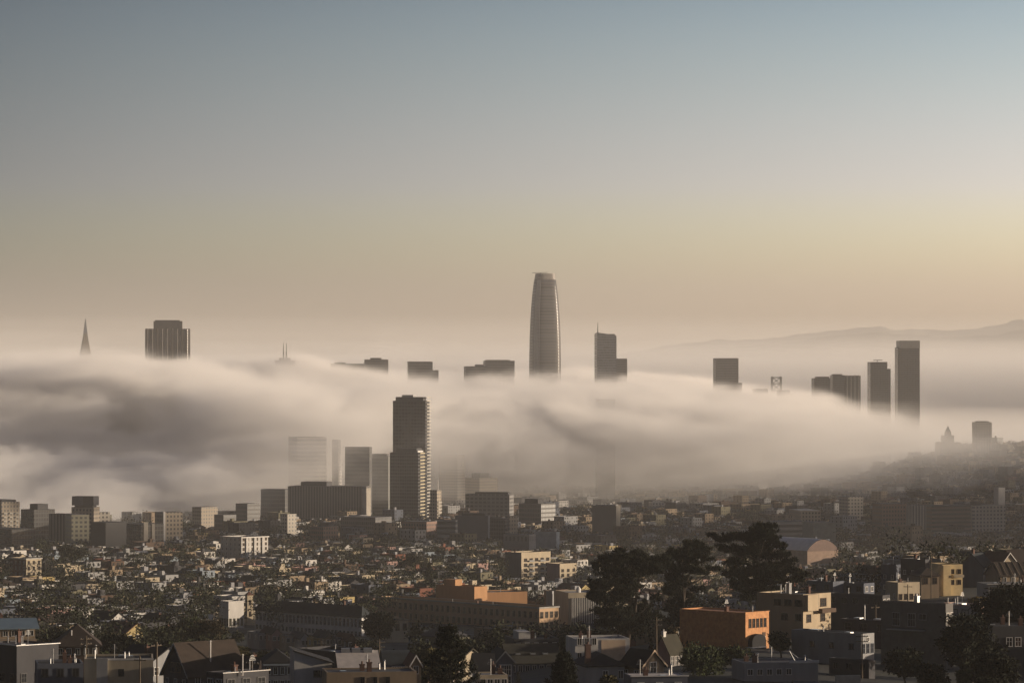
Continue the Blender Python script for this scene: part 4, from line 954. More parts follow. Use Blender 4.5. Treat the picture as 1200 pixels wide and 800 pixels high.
b.walls(TN, .3, roof=roof_mat('grey')); b.win('S', 2, 1, 2.0, 1.7, z0=b.h-2.9, frame=wall_mat('brown'), bars=2, u0=-.28, u1=.22); b.win('S', 2, 1, 1.4, 1.6, z0=b.h-6.2, frame=wall_mat('brown'), u0=-.3, u1=.2); b.win('W', 3, 1, 1.8, 1.2, z0=b.h-2.6, frame=DARK, u0=-.05, u1=.4); b.win('W', 2, 1, 1.5, 1.3, z0=b.h-5.8, frame=DARK, u0=.1, u1=.4)
b.box('bay', (-b.w*.48, -b.d/2-1.2, b.h-3.7), (-b.w*.1, -b.d/2-.001, b.h-.1), TN); b.box('recess_shade', (-b.w*.06, -b.d/2-.05, b.h-3.6), (b.w*.06, -b.d/2+.001, b.h-.2), DARK); b.box('balcony', (b.w*.0, -b.d/2-1.5, b.h-4.3), (b.w*.5, -b.d/2-.01, b.h-3.4), wall_mat('brown')); b.chimney(-b.w*.1, b.d*.05, b.h-.3, 2.2, .9, wall_mat('pale grey')); b.pipe(-b.w*.3, b.d*.1, b.h-.3, 2.0); b.pipe(b.w*.2, b.d*.3, b.h, 1.2)  # dark slab between bay and balcony carries a recess's shade in its colour
b = B('house', 'plain grey box house with one sunlit end, in front of tan modern house', 'house', 933, 1009, 1026, 742, 680, 46, short='grey box house')
b.walls(wall_mat('pale grey'), .25, roof=roof_mat('grey')); b.win('W', 3, 1, 1.0, 1.0, z0=b.h-3.0, u0=-.2, u1=.36, frame=wall_mat('slate blue')); b.win('S', 3, 1, .7, 1.7, z0=b.h-3.7, frame=wall_mat('slate blue')); b.win('S', 1, 1, .7, .7, z0=b.h-1.5, u0=.0); b.pipe(-1.5, 1, b.h-.2, .9); b.skylight(0, -4, b.h-.2); b.skylight(1, 5, b.h-.2, 1.6, 2.4)
b = B('house', 'low pale grey house with white parapet, bottom right of centre', 'house', 867, 872, 960, 776, 600, 10, depth=9, short='white parapet house')
b.walls(wall_mat('pale grey'), .25, roof=roof_mat('grey')); b.box('coping', (.1*b.w, -b.d/2-.1, b.h-.15), (b.w/2+.1, -b.d/2+.2, b.h+.25), TRIM); b.win('S', 5, 1, .8, .9, z0=b.h-2.0, u0=-.42, u1=.1); MB().tube((.25*b.w, -1, b.h), (.18*b.w, -1, b.h+1.6), .08).tube((.18*b.w, -1, b.h+1.6), (.3*b.w, -1, b.h+.4), .05).build('antenna', METAL, b.root); b.pipe(-3, 0, b.h-.2, .9)
b.box('lower_wall', (-.1*b.w, -b.d/2-3.5, -3), (.45*b.w, -b.d/2-.02, b.h-3.2), wall_mat('slate blue')); b.chimney(-b.w*.35, 2, b.h-.3, .7)
b = B('house', 'flat roofed house with pale grey deck roof right of tan modern house', 'house', 988, 1040, 1050, 727, 770, 50, short='pale deck roof house'); b.walls(wall_mat('dark grey'), .15, roof=mat('pale_deck', (.2, .2, .24), .8)); b.win('W', 3, 1, 1.6, 1.4, z0=b.h-2.3, frame=DARK); b.win('S', 2, 1, .8, 1.2, z0=b.h-2.2); b.skylight(0, -3, b.h, 1.4, 2); b.skylight(1, 3, b.h, 1.4, 1.6); b.pipe(-1, 0, b.h, 3.0, .1); b.pipe(0, -6, b.h, 1.6, .08, TRIM)
b = B('house', 'large dark grey house with tall white framed windows, right', 'house', 1038, 1108, 1118, 707, 690, 50, short='tall-windowed grey house'); b.walls(mat('warm_grey_boards', (.11, .105, .10), .85, .15, .8), .3, roof=roof_mat('slate')); b.win('W', 2, 1, 1.6, 2.4, z0=b.h-4.6, u0=-.26, u1=-.02, frame=wall_mat('pale grey'), bars=2); b.win('W', 1, 1, 1.5, 1.0, z0=b.h-3.2, u0=.3, frame=wall_mat('pale grey')); b.win('S', 2, 1, .8, 1.4, z0=b.h-3.2); b.chimney(0, 0, b.h, 1.0, .8, METAL); b.box('balcony', (-b.w/2-1.6, -b.d*.2, b.h-5.4), (-b.w/2-.02, b.d*.35, b.h-5.2), wall_mat('pale grey'))
b = B('house', 'grey balcony house with pink sunlit end behind round pine, right', 'house', 1105, 1150, 1172, 709, 720, 44, short='pink-ended balcony house'); b.walls(mat('pink_render', (.42, .30, .26), .9, .1), .25, roof=roof_mat('silver')); b.box('wall_sheet', (-b.w/2-.04, -b.d/2+.02, -2), (-b.w/2+.01, b.d/2-.02, b.h-.3), wall_mat('pale grey')); b.box('balcony', (-b.w/2-1.4, -b.d*.4, b.h-4.0), (-b.w/2-.05, b.d*.45, b.h-3.1), wall_mat('pale grey')); b.win('W', 4, 1, 1.5, 1.5, z0=b.h-2.6, frame=DARK); b.skylight(0, 2, b.h-.2, 1.5, 2); b.pipe(0, -3, b.h, 1.1); b.pipe(-1.5, 4, b.h, .9, m=TRIM)
b = B('house', 'glazed veranda house with white railing at right edge', 'house', 1153, 1157, 1225, 684, 900, 8, depth=10, short='veranda house'); b.walls(wall_mat('pale grey'), .3, roof=roof_mat('grey'), top=b.h); b.win('S', 5, 1, 2.0, 1.7, z0=b.h-2.4, frame=TRIM, bars=2); b.box('roof_edge', (-b.w/2-.4, -b.d/2-.8, b.h-.02), (b.w/2+.4, -b.d/2, b.h+.15), TRIM)
m = MB(); m.box((-b.w/2, -b.d/2-1.6, b.h-3.3), (b.w/2, -b.d/2-1.5, b.h-3.2)); [m.box((-b.w/2+i*.7, -b.d/2-1.6, b.h-4.3), (-b.w/2+i*.7+.35, -b.d/2-1.5, b.h-3.3)) for i in range(int(b.w/.7))]; m.box((-b.w/2, -b.d/2-1.7, b.h-4.5), (b.w/2, -b.d/2-.02, b.h-4.3)); m.build('railing', TRIM, b.root)
b = B('house', 'cream three storey house glowing in sun on the ridge, right', 'house', 1102, 1104, 1128.5, 661, 1010, 14, depth=10, short='cream ridge house'); b.walls(mat('warm_cream', (.55, .43, .24), .9), .5, roof=roof_mat('brown')); b.win('S', 3, 2, .9, 1.2, z0=b.h-2.6, dz=-3.0, frame=wall_mat('brown')); b.box('balcony', (.0, -b.d/2-1.2, b.h-3.6), (.5*b.w, -b.d/2-.01, b.h-2.9), wall_mat('cream')); b.box('bay', (-.5*b.w, -b.d/2-.9, -1), (-.12*b.w, -b.d/2-.001, b.h-.3), MATS['warm_cream'])
b = B('house', 'steep dark slate gabled house on the ridge right of cream house', 'house', 1128, 1152, 1166, 649, 1060, 48, short='slate ridge gable'); b.gable(wall_mat('slate blue'), roof_mat('slate'), 3.6, 'x', .4); b.win('S', 2, 1, .9, 1.3, z0=b.eave-2); b.chimney(-2, 0, b.h-.5)
b = B('house', 'red brown roofed house with pale triangular gable on ridge, right edge', 'house', 1165, 1171, 1196, 648, 1060, 24, depth=12, short='red-brown ridge gable'); b.gable(wall_mat('cream'), roof_mat('red-brown'), 4.0, 'y', .5); b.bargeboard(TRIM, 4.0, 'y', -1, .5); b.win('S', 2, 1, .9, 1.3, z0=b.eave-1)
b = B('house', 'dark brown roofed house clipped by the right edge on ridge', 'house', 1184, 1190, 1225, 645, 1090, 20, depth=12); b.gable(wall_mat('brown'), roof_mat('brown'), 3.6, 'x', .5); b.win('S', 3, 1, .9, 1.3, z0=b.eave-2)
b = B('terrace', 'row house with slatted brown roof below the red-brown gable, right edge', 'terrace', 1166, 1172, 1225, 660, 980, 16, depth=10, short='slatted roof terrace'); b.gable(wall_mat('tan'), roof_mat('brown'), 3.2, 'x', .5); b.win('S', 5, 1, .9, 1.3, z0=b.eave-1.9)
for i in range(7): MB().tube((-b.w/2+i*b.w/7, -b.d/2-.5, b.eave+.1), (-b.w/2+i*b.w/7+.2, -.3, b.h+.1), .09, n=4).build('roof_batten', wall_mat('tan'), b.root)
b = B('house', 'black flat roofed house with white roof kit on the ridge', 'house', 1058, 1084, 1104, 655, 1060, 45, short='black ridge house'); b.walls(wall_mat('dark grey'), .4, roof=roof_mat('black')); b.clutter(5, 3, .4); b.win('S', 3, 2, .8, 1.2, z0=1.2); b.win('W', 3, 2, .8, 1.2, z0=1.2)
b = B('house', 'charcoal flat house left of the black ridge house', 'house', 1034, 1050, 1062, 661, 1080, 45); b.walls(wall_mat('slate blue'), .4, roof=roof_mat('grey')); b.pipe(0, 0, b.h, 2); b.pipe(-2, 2, b.h, 1.2, m=TRIM); b.win('S', 2, 2, .8, 1.2, z0=1.2); b.win('W', 2, 2, .8, 1.2, z0=1.2)
b = B('house', 'pale fronted house with dark windows and pole before it, ridge', 'house', 1040, 1052, 1079, 682, 930, 26, short='pale ridge house'); b.walls(wall_mat('cream'), .3, roof=roof_mat('pale')); b.win('S', 4, 2, .8, 1.4, z0=1.0, dz=2.9, frame=wall_mat('brown')); b.win('W', 2, 2, .8, 1.2, z0=1)
b = B('house', 'brown house with dark arched opening left of cream ridge house', 'house', 1076, 1079, 1101, 665, 1000, 14, depth=9); b.hip(wall_mat('tan'), roof_mat('brown'), 2.2, .5); b.win('S', 2, 1, 1.2, 1.6, z0=b.eave-2.2, frame=wall_mat('brown'))
b = B('house', 'wide slate blue flat house above the pale deck roof', 'house', 980, 1012, 1026, 683, 960, 48, short='slate blue flat house'); b.walls(wall_mat('slate blue'), .3, roof=roof_mat('grey')); b.win('W', 3, 1, 1.3, 1.2, z0=b.h-2.2, frame=DARK); b.win('S', 2, 1, .9, 1.2, z0=b.h-2.2)
b = B('house', 'dark blue grey flat house between tan modern house and ridge', 'house', 948, 976, 990, 681, 960, 48); b.walls(wall_mat('slate blue'), .3, roof=roof_mat('grey')); b.win('W', 2, 1, 1.3, 1.2, z0=b.h-2.2, frame=DARK); b.chimney(0, 0, b.h-.3)
b = B('house', 'long black house front with row of windows under slate flat house', 'house', 974, 1034, 1044, 697, 880, 50, short='long black house'); b.walls(wall_mat('dark grey'), .3, roof=roof_mat('black')); b.win('W', 5, 1, 1.4, 1.3, z0=b.h-2.3, frame=DARK); b.win('S', 2, 1, .9, 1.2, z0=b.h-2.2); b.pipe(0, 3, b.h, 1.1, m=TRIM)
b = B('house', 'grey house with white window frame low in the dark trees, right edge', 'house', 1158, 1162, 1214, 733, 610, 8, depth=8, short='dark house among trees'); b.walls(wall_mat('dark grey'), .2, roof=roof_mat('black')); b.win('S', 2, 1, .9, 1.4, z0=b.h-3.4, u0=-.1, u1=.1)
b = B('garden_wall', 'pale concrete garden wall sunlit at bottom edge, right of bushes', 'wall', 978, 980, 1009, 791, 560, 16, depth=.6); b.walls(CONC, 0, roof=CONC)
b = B('house', 'low dark shed with lit deck below the grey box house', 'house', 975, 1018, 1026, 773, 640, 46); b.walls(wall_mat('dark grey'), .2, roof=roof_mat('slate')); b.win('W', 3, 1, 1.0, 1.0, z0=b.h-1.8, frame=DARK)

# the row of little houses below the school
for i, (pl, pr, pt, wk, rk, kd) in enumerate(((300, 314, 741, 'pale grey', 'grey', 'flat'), (316, 330, 736, 'pink', 'brown', 'gable'), (332, 347, 744, 'cream', 'pale', 'flat'), (350, 362, 741, 'white', 'grey', 'gable'), (364, 377, 747, 'yellow', 'black', 'flat'),
        (379, 391, 740, 'tan', 'slate', 'gable'), (393, 404, 746, 'slate blue', 'grey', 'flat'), (405, 417, 743, 'brown', 'red-brown', 'gable'))):
    b = B('row_house', '%s %s house in the short row below the slate roofed school' % (wk, 'flat roofed' if kd == 'flat' else 'gabled'), 'house', pl, pl+3, pr, pt, 1080 - i*4, 24, depth=10, group='little houses below the school')
    if kd == 'flat': b.walls(wall_mat(wk), .4, roof=roof_mat(rk)); b.eave = b.h
    else: b.gable(wall_mat(wk), roof_mat(rk), 1.5, 'y', .35)
    b.win('S', 2, 1, .8, 1.2, z0=b.eave-2.0); b.win('W', 2, 1, .8, 1.2, z0=b.eave-2.0)
# more kit on the flat roofs near us
for (x, y, r, ms, q) in list(FOOT):
    if q is not None and q.D < 1000 and not hasattr(q, 'eave') and q.w > 4 and q.d > 4 and hasattr(q, 'roof'):
        q.clutter(3, 17, 0.3)
        rq = random.Random(int(q.x*3)); ax, ay = rq.uniform(-.3, .3)*q.w, rq.uniform(-.3, .3)*q.d
        m = MB().tube((ax, ay, q.h-.4), (ax, ay, q.h+2.3), .045, n=5)
        for i in range(4): m.tube((ax-.6+.1*i, ay, q.h+1.5+.22*i), (ax+.6-.1*i, ay, q.h+1.5+.22*i), .03, n=4)
        m.build('antenna', METAL, q.root)
# utility poles
def pole(px, pt, pb, D, label, arms=1):
    k = D / F; c = at(px, pb, D); z0 = gz(c.x, D); H = EYE - (pt - HOR)/F*D - z0
    r = empty('utility_pole', (c.x, D, z0), R(random.uniform(-30, 60))); gather(r, label, 'utility pole', 'utility poles on the hillside')
    MB().tube((0, 0, -.6), (0, 0, H), .17, .11, 8).build('pole', WOOD, r)
    for i in range(arms):
        MB().box((-1.1, .12, H-.7-i*.9), (1.1, .22, H-.56-i*.9)).build('crossarm', WOOD, r)
        for x in (-.95, -.45, .45, .95): MB().tube((x, .17, H-.56-i*.9), (x, .17, H-.4-i*.9), .05).build('insulator', CONC, r)
pole(1010, 741, 792, 640, 'dark wooden pole in front of grey box house', 2)
pole(1063.5, 684, 706, 900, 'wooden pole before the pale ridge house')
pole(1026, 708, 726, 800, 'pole above the pale deck roof house')
pole(295, 772, 802, 540, 'tall thin pole rising over the black pale-edged house')
pole(1091, 646, 668, 1000, 'thin pole beside the black ridge house')
# ------------------------------------------------------------------ trees
def leafmat(name, c, c2, s=0.9): return mat(name, c, .9, .3, s, .15, color2=c2)
LEAF = {'dark': leafmat('cypress_foliage', (.009, .011, .008), (.020, .024, .013)), 'green': leafmat('leafy_green', (.026, .034, .015), (.055, .068, .028)),
        'olive': leafmat('olive_leaves', (.05, .045, .018), (.10, .085, .032)), 'brown': leafmat('brownish_leaves', (.03, .024, .014), (.06, .046, .022)), 'gold': leafmat('golden_leaves', (.10, .07, .02), (.18, .13, .04))}
BARK = mat('tree_bark', (.045, .035, .027), .95, .3, 2.0)
def quads_mesh(name, C, A, Bv, m):
    """C centres, A and Bv half axes -> one mesh of small leaf faces"""
    n = len(C)
    v = np.stack([C - A*.5 - Bv, C + A*.5 - Bv*.6, C + A*.3 + Bv, C - A*.4 + Bv*.8], 1).reshape(-1, 3).astype(np.float32)
    me = bpy.data.meshes.new(name); me.vertices.add(4*n); me.vertices.foreach_set('co', v.ravel())
    me.loops.add(4*n); me.loops.foreach_set('vertex_index', np.arange(4*n, dtype=np.int32))
    me.polygons.add(n); me.polygons.foreach_set('loop_start', np.arange(0, 4*n, 4, dtype=np.int32))
    me.update(calc_edges=True); me.materials.append(m); return me
def cloud(pads, per, size, rs, aspect=.5, up=.0, shell=.55):
    """leaf faces in ellipsoid pads [(cx,cy,cz,rx,ry,rz)]; more towards the skin, ragged at the edge"""
    Cs, As, Bs = [], [], []
    for (cx, cy, cz, rx, ry, rz) in pads:
        n = max(8, int(per * (rx*ry*rz) ** (2/3)))
        d = rs.normal(size=(n, 3)); d /= np.linalg.norm(d, axis=1)[:, None]
        lump = 1 + .28*np.sin(d[:, 0]*5+cx) * np.sin(d[:, 1]*6+cy) + .2*np.sin(d[:, 2]*7+cz)
        r = (shell + (1-shell)*rs.rand(n)**.6) * lump * (1 + .22*(rs.rand(n)**4))
        C = d * r[:, None] * np.array([rx, ry, rz]) + np.array([cx, cy, cz])
        a = d + rs.normal(size=(n, 3))*.7 + np.array([0, 0, up]); a /= np.linalg.norm(a, axis=1)[:, None]
        t = np.cross(a, rs.normal(size=(n, 3))); t /= np.linalg.norm(t, axis=1)[:, None] + 1e-9
        s = size * (.55 + .9*rs.rand(n))[:, None]
        Cs.append(C); Bs.append(a*s); As.append(t*s*aspect*2)
    return np.concatenate(Cs), np.concatenate(As), np.concatenate(Bs)
def trunk_mesh(H, r, limbs, rs, lean=(0, 0)):
    m = MB(); p = Vector((0, 0, -1)); k = 5
    for i in range(k):
        q = Vector((lean[0]*(i+1)/k + rs.normal()*.12, lean[1]*(i+1)/k + rs.normal()*.12, H*(i+1)/k)); m.tube(p, q, r*(1-.75*i/k), r*(1-.75*(i+1)/k), 7); p = q
    for (z, e) in limbs:
        a = Vector((lean[0]*z/H, lean[1]*z/H, z)); e = Vector(e); mid = a.lerp(e, .5) + Vector((0, 0, -.06*(e-a).length))
        m.tube(a, mid, r*.38, r*.26, 5).tube(mid, e, r*.26, r*.08, 5)
    return m
def make_tree(kind, seed, H):
    rs = np.random.RandomState(seed); pads = []; limbs = []
    if kind == 'round':
        Rr = H*.42
        for i in range(13):
            a = rs.rand()*6.28; q = rs.rand()**.6*Rr*.62; z = H*(.42+.42*rs.rand()) - q*.15; s = H*(.13+.09*rs.rand())
            pads.append((q*math.cos(a), q*math.sin(a), z, s*1.15, s*1.15, s*.85)); limbs.append((H*.3, (q*math.cos(a), q*math.sin(a), z)))
        C = cloud(pads, 210, .24, rs)
    elif kind == 'column':
        for i in range(12):
            t = i/11; rr = H*(.15*(1-t)**.7+.02); pads.append((rs.normal()*rr*.25, rs.normal()*rr*.25, H*(.12+.83*t), rr, rr, H*.075))
        C = cloud(pads, 150, .22, rs, up=.8)
    elif kind == 'conifer':
        nw = 15
        for i in range(nw):
            t = i/(nw-1); z = H*(.14+.83*t); L = H*.27*(1-t)**.75+.15
            for j in range(6):
                a = j*1.047+i*.7+rs.rand()*.4; l = L*(.75+.4*rs.rand())
                for f in (.35, .68, 1.0): pads.append((l*f*math.cos(a), l*f*math.sin(a), z-l*.22*f+l*.12*f*f, l*.20+.12, l*.20+.12, .16+l*.05))
                limbs.append((z, (l*math.cos(a), l*math.sin(a), z-l*.1)))
        C = cloud(pads, 70, .18, rs, .35, .3, .2)
    elif kind == 'bush':
        for i in range(9):
            a = rs.rand()*6.28; q = rs.rand()**.5*H*.7; s = H*(.28+.16*rs.rand()); pads.append((q*math.cos(a), q*math.sin(a), H*.4+rs.normal()*H*.1, s, s, s*.8))
        C = cloud(pads, 150, .2, rs)
    return C, trunk_mesh(H*(.9 if kind in ('conifer', 'column') else .62), H*.025+.06, limbs, rs)
TREES = []
def put_tree(x, y, C, tm, leaf, label, name='tree', cat='tree', rz=0.0, sc=1.0, group=None, mesh=None):
    r = empty(name, (x, y, gz(x, y)), rz); r.scale = (sc, sc, sc); gather(r, label, cat, group)
    if mesh is None: mesh = (quads_mesh('crown', *C, LEAF[leaf]), tm.mesh('trunk', [BARK]))
    a = link('crown', mesh[0], r); link('trunk', mesh[1], r); TREES.append((x, y, r))
    return r, mesh

def big_cypress(px0, base, D, pads, label, seed, short, trunk_px, extra=()):
    """a hilltop cypress: limbs reaching to flat layered sprays; pads are given where the photo shows them, spread in depth"""
    k = D / F; rs = np.random.RandomState(seed); x0 = (px0-600)*k; z0 = gz(x0, D)
    P, limbs = [], []; hz = lambda py: EYE-(py-HOR)*k - z0
    topz = hz(min(p[1] for p in pads))
    for (px, py, rx, ry) in pads:
        w = max(2.0, abs(px-px0)*k)
        for j in range(2 if rx > 9 else 1):
            dy = rs.uniform(-1, 1) * min(5.0, 1.5 + rx*k*.9)
            P.append(((px-px0)*k + rs.normal()*.3, dy, hz(py) + rs.normal()*.5, rx*k*rs.uniform(.6, 1.0), rx*k*.62, ry*k*rs.uniform(.55, 1.0)))
        limbs.append((max(1.0, min(topz*.75, hz(py) - .55*abs(px-px0)*k - 1.0)), P[-1][:3]))
    # small tufts sticking out of each spray's rim, pointing up and out
    T = []
    for (cx, cy, cz, rx, ry, rz) in P:
        for _ in range(int(7 + rx*6)):
            a = rs.rand()*6.28; q = .7+.6*rs.rand(); T.append((cx+rx*q*math.cos(a), cy+ry*q*math.sin(a), cz+rz*rs.uniform(-.2, 1.1), .35+.35*rs.rand(), .35+.3*rs.rand(), .22+.2*rs.rand()))
    A = cloud(P, 150, .26, rs, .30, .5, .3); Bq = cloud(T, 150, .42, rs, .15, 1.2, .1)
    C = tuple(np.concatenate([a, b]) for a, b in zip(A, Bq))
    tm = trunk_mesh(topz*.8, .48, limbs, rs, ((trunk_px-px0)*k, 0))
    for (a, b, c, d, r) in extra: tm.tube(((a-px0)*k, .3, hz(b)), ((c-px0)*k, .3, hz(d)), r, r*.6, 6)
    put_tree(x0, D, C, tm, 'dark', label, 'cypress_tree', 'tree'); FOOT.append((x0, D, 6, 6, None)); LAND.append((px0, base-50, short))
big_cypress(735, 745, 790, [(735, 652, 22, 6), (718, 655, 16, 6), (752, 656, 18, 6), (768, 662, 14, 5), (709, 668, 16, 7), (728, 668, 20, 8), (748, 670, 16, 7), (700, 682, 12, 7), (716, 686, 20, 8), (738, 684, 14, 8),
   (698, 698, 12, 7), (714, 704, 18, 8), (734, 702, 15, 8), (752, 712, 12, 9), (708, 718, 16, 7), (728, 720, 18, 8), (748, 726, 16, 8), (765, 722, 10, 8), (764, 705, 8, 6), (740, 738, 20, 7), (716, 734, 16, 6), (728, 645.5, 9, 3.5), (744, 647, 8, 3), (775, 668, 7, 4)],
   'broad flat topped dark cypress, leftmost of the three big cypresses', 11, 'leftmost big cypress', 742, [(744, 720, 746, 690, .35), (746, 690, 752, 668, .28), (746, 692, 737, 672, .22)])
big_cypress(803, 745, 810, [(812, 642, 13, 4), (800, 646, 14, 5), (824, 646, 10, 4), (788, 652, 12, 5), (806, 655, 14, 6), (780, 663, 10, 5), (795, 666, 13, 6), (813, 668, 10, 5), (832, 655, 8, 3), (836, 664, 7, 3), (826, 672, 7, 3.5), (784, 678, 10, 6), (800, 682, 12, 7), (820, 688, 8, 5),
   (787, 694, 11, 7), (804, 700, 12, 7), (792, 710, 13, 7), (808, 714, 9, 6), (798, 724, 13, 7), (782, 724, 8, 6), (806, 637, 6, 3), (818, 638.5, 5, 2.5)],
   'ragged open cypress with curled branch tips, middle of the three', 23, 'middle ragged cypress', 800, [(800, 720, 803, 690, .3), (803, 690, 812, 655, .22)])
big_cypress(886, 735, 840, [(893, 618, 9, 5), (886, 623, 9, 4), (902, 622, 9, 4), (893, 628, 14, 6), (880, 632, 12, 5), (908, 630, 8, 4), (862, 632, 13, 5), (846, 631.5, 10, 3.5), (835, 631, 6, 2.5), (896, 640, 18, 7), (872, 643, 15, 7), (915, 636, 7, 4), (918, 645, 8, 4), (855, 645, 12, 5), (905, 652, 17, 7), (882, 655, 18, 8), (862, 658, 14, 7),
   (922, 655, 9, 4), (912, 664, 15, 6), (892, 668, 20, 8), (870, 670, 16, 8), (927, 668, 11, 5), (855, 672, 9, 6), (905, 679, 17, 7), (884, 682, 20, 8), (866, 686, 13, 7), (900, 692, 14, 6), (920, 680, 12, 5), (940, 675, 10, 4), (934, 682, 9, 4), (880, 696, 14, 6)],
   'tallest peaked dark cypress with one long left branch', 37, 'tallest peaked cypress', 890)
def px_tree(kind, px, base, D, H, leaf, label, seed, name='tree', cat='tree', sc=(1, 1, 1)):
    c = at(px, base, D); C, tm = make_tree(kind, seed, H); r, _ = put_tree(c.x, D, C, tm, leaf, label, name, cat); r.scale = sc; FOOT.append((c.x, D, H*.2, H*.2, None)); return r
def conifer_near(px, top, D, label, seed, spread):
    k = D/F; x = (px-600)*k; z0 = gz(x, D); H = EYE-(top-HOR)*k - z0; rs = np.random.RandomState(seed); pads, limbs = [], []
    nw = 10
    for i in range(nw):
        t = i/(nw-1); z = H*(.25+.68*t); L = spread*k*(1.05-.8*t)
        for j in range(5):
            a = j*1.257+i*.9+rs.rand()*.5; l = L*(.7+.5*rs.rand())
            for f in (.3, .5, .7, .88, 1.0): pads.append((l*f*math.cos(a), l*f*math.sin(a), z-l*.10*f+l*.45*f*f, .46, .46, .30+.1*f))
            limbs.append((z, (l*.9*math.cos(a), l*.9*math.sin(a), z+l*.25)))
    for q in range(6): pads.append((0, 0, H*(.9+.02*q), .28, .28, .2))
    C = cloud(pads, 260, .19, rs, .25, .8, .1); tm = trunk_mesh(H*.97, .16, limbs, rs)
    put_tree(x, D, C, tm, 'dark', label, 'conifer_tree', 'tree', sc=1.0); FOOT.append((x, D, 3, 3, None)); LAND.append((px, top+30, 'near conifer') if spread > 30 else (px, top+20, 'small dark fir'))
conifer_near(527, 731, 470, 'near dark conifer with upswept branches at bottom centre', 5, 40)
conifer_near(661, 763, 500, 'small dark fir at bottom edge right of the near conifer', 6, 22)
px_tree('bush', 820, 800, 620, 5.2, 'green', 'large dark rounded bush below the orange timber house', 41, 'bush', 'bush', (1.0, 1, 1.25))
px_tree('bush', 858, 778, 655, 4.2, 'green', 'smaller rounded bush against the orange house front', 42, 'bush', 'bush')
px_tree('bush', 952, 812, 500, 4.3, 'olive', 'sunlit yellow green bush at bottom edge by garden wall', 43, 'bush', 'bush', (1.2, 1, .9))
px_tree('bush', 1112, 812, 500, 4.3, 'olive', 'sunlit golden bush at bottom right edge', 44, 'bush', 'bush', (1.5, 1, .9))
px_tree('bush', 462, 812, 470, 3.2, 'gold', 'small golden bush at bottom edge left of the near conifer', 45, 'bush', 'bush', (1.3, 1, .9))
px_tree('bush', 1104, 706, 880, 6.0, 'olive', 'broad olive green tree below the cream ridge house', 46, 'tree', 'tree', (1.25, 1, .9))
px_tree('round', 1142, 702, 900, 6.5, 'gold', 'golden brown tree right of the broad olive tree', 47)
px_tree('round', 1138, 800, 600, 13.0, 'dark', 'round dark pine before the pink-ended balcony house', 48, 'pine_tree')
px_tree('round', 1185, 800, 640, 17.0, 'dark', 'lacy dark tree at right edge over the dark house', 49, 'pine_tree')
px_tree('round', 1060, 800, 590, 7.5, 'dark', 'low dark tree in front of tall-windowed grey house', 50)
px_tree('round', 1090, 812, 560, 6.5, 'dark', 'dark garden tree left of the sunlit golden bush', 51)
px_tree('round', 1165, 818, 560, 8.5, 'dark', 'dark tree in the bottom right corner', 52)
px_tree('round', 915, 770, 690, 5.5, 'green', 'green shrub tree between orange house and grey box house', 53)
px_tree('round', 238, 752, 950, 12.0, 'brown', 'big brownish leafy tree above the steep gabled house', 54)
px_tree('round', 222, 745, 1020, 11.0, 'green', 'dark green tree left of the big brownish tree', 55)
px_tree('round', 20, 725, 900, 9.0, 'dark', 'dark tree mass behind the blue grey roofed house', 56)
px_tree('round', 70, 722, 980, 9.0, 'brown', 'brown dark tree above the brown hip roof', 57)
px_tree('column', 124, 703, 1500, 12.0, 'dark', 'dark narrow cypress left among pale roofs', 58, 'cypress_tree')
px_tree('round', 442, 752, 1080, 13.0, 'dark', 'dark tree covering the school end before the cream pavilion', 59)
px_tree('round', 424, 765, 900, 8.0, 'dark', 'dark low tree under the slate roofed school', 60)
px_tree('column', 503, 700, 1650, 17.0, 'dark', 'tall dark column tree left of the orange tan block', 61, 'cypress_tree')
px_tree('round', 478, 672, 1900, 15.0, 'dark', 'wide dark tree clump above the long brick factory', 62)
px_tree('round', 80, 668, 1950, 17.0, 'dark', 'large dark tree right of the sunlit corner house', 63)
px_tree('round', 700, 748, 770, 6.0, 'dark', 'low dark tree at the foot of the leftmost cypress', 64)
px_tree('round', 712, 800, 560, 4.0, 'olive', 'olive shrub under the plain grey hipped house', 65, 'bush', 'bush')
px_tree('round', 930, 690, 870, 5.0, 'dark', 'flat dark shrub tree right of the tallest cypress', 66)
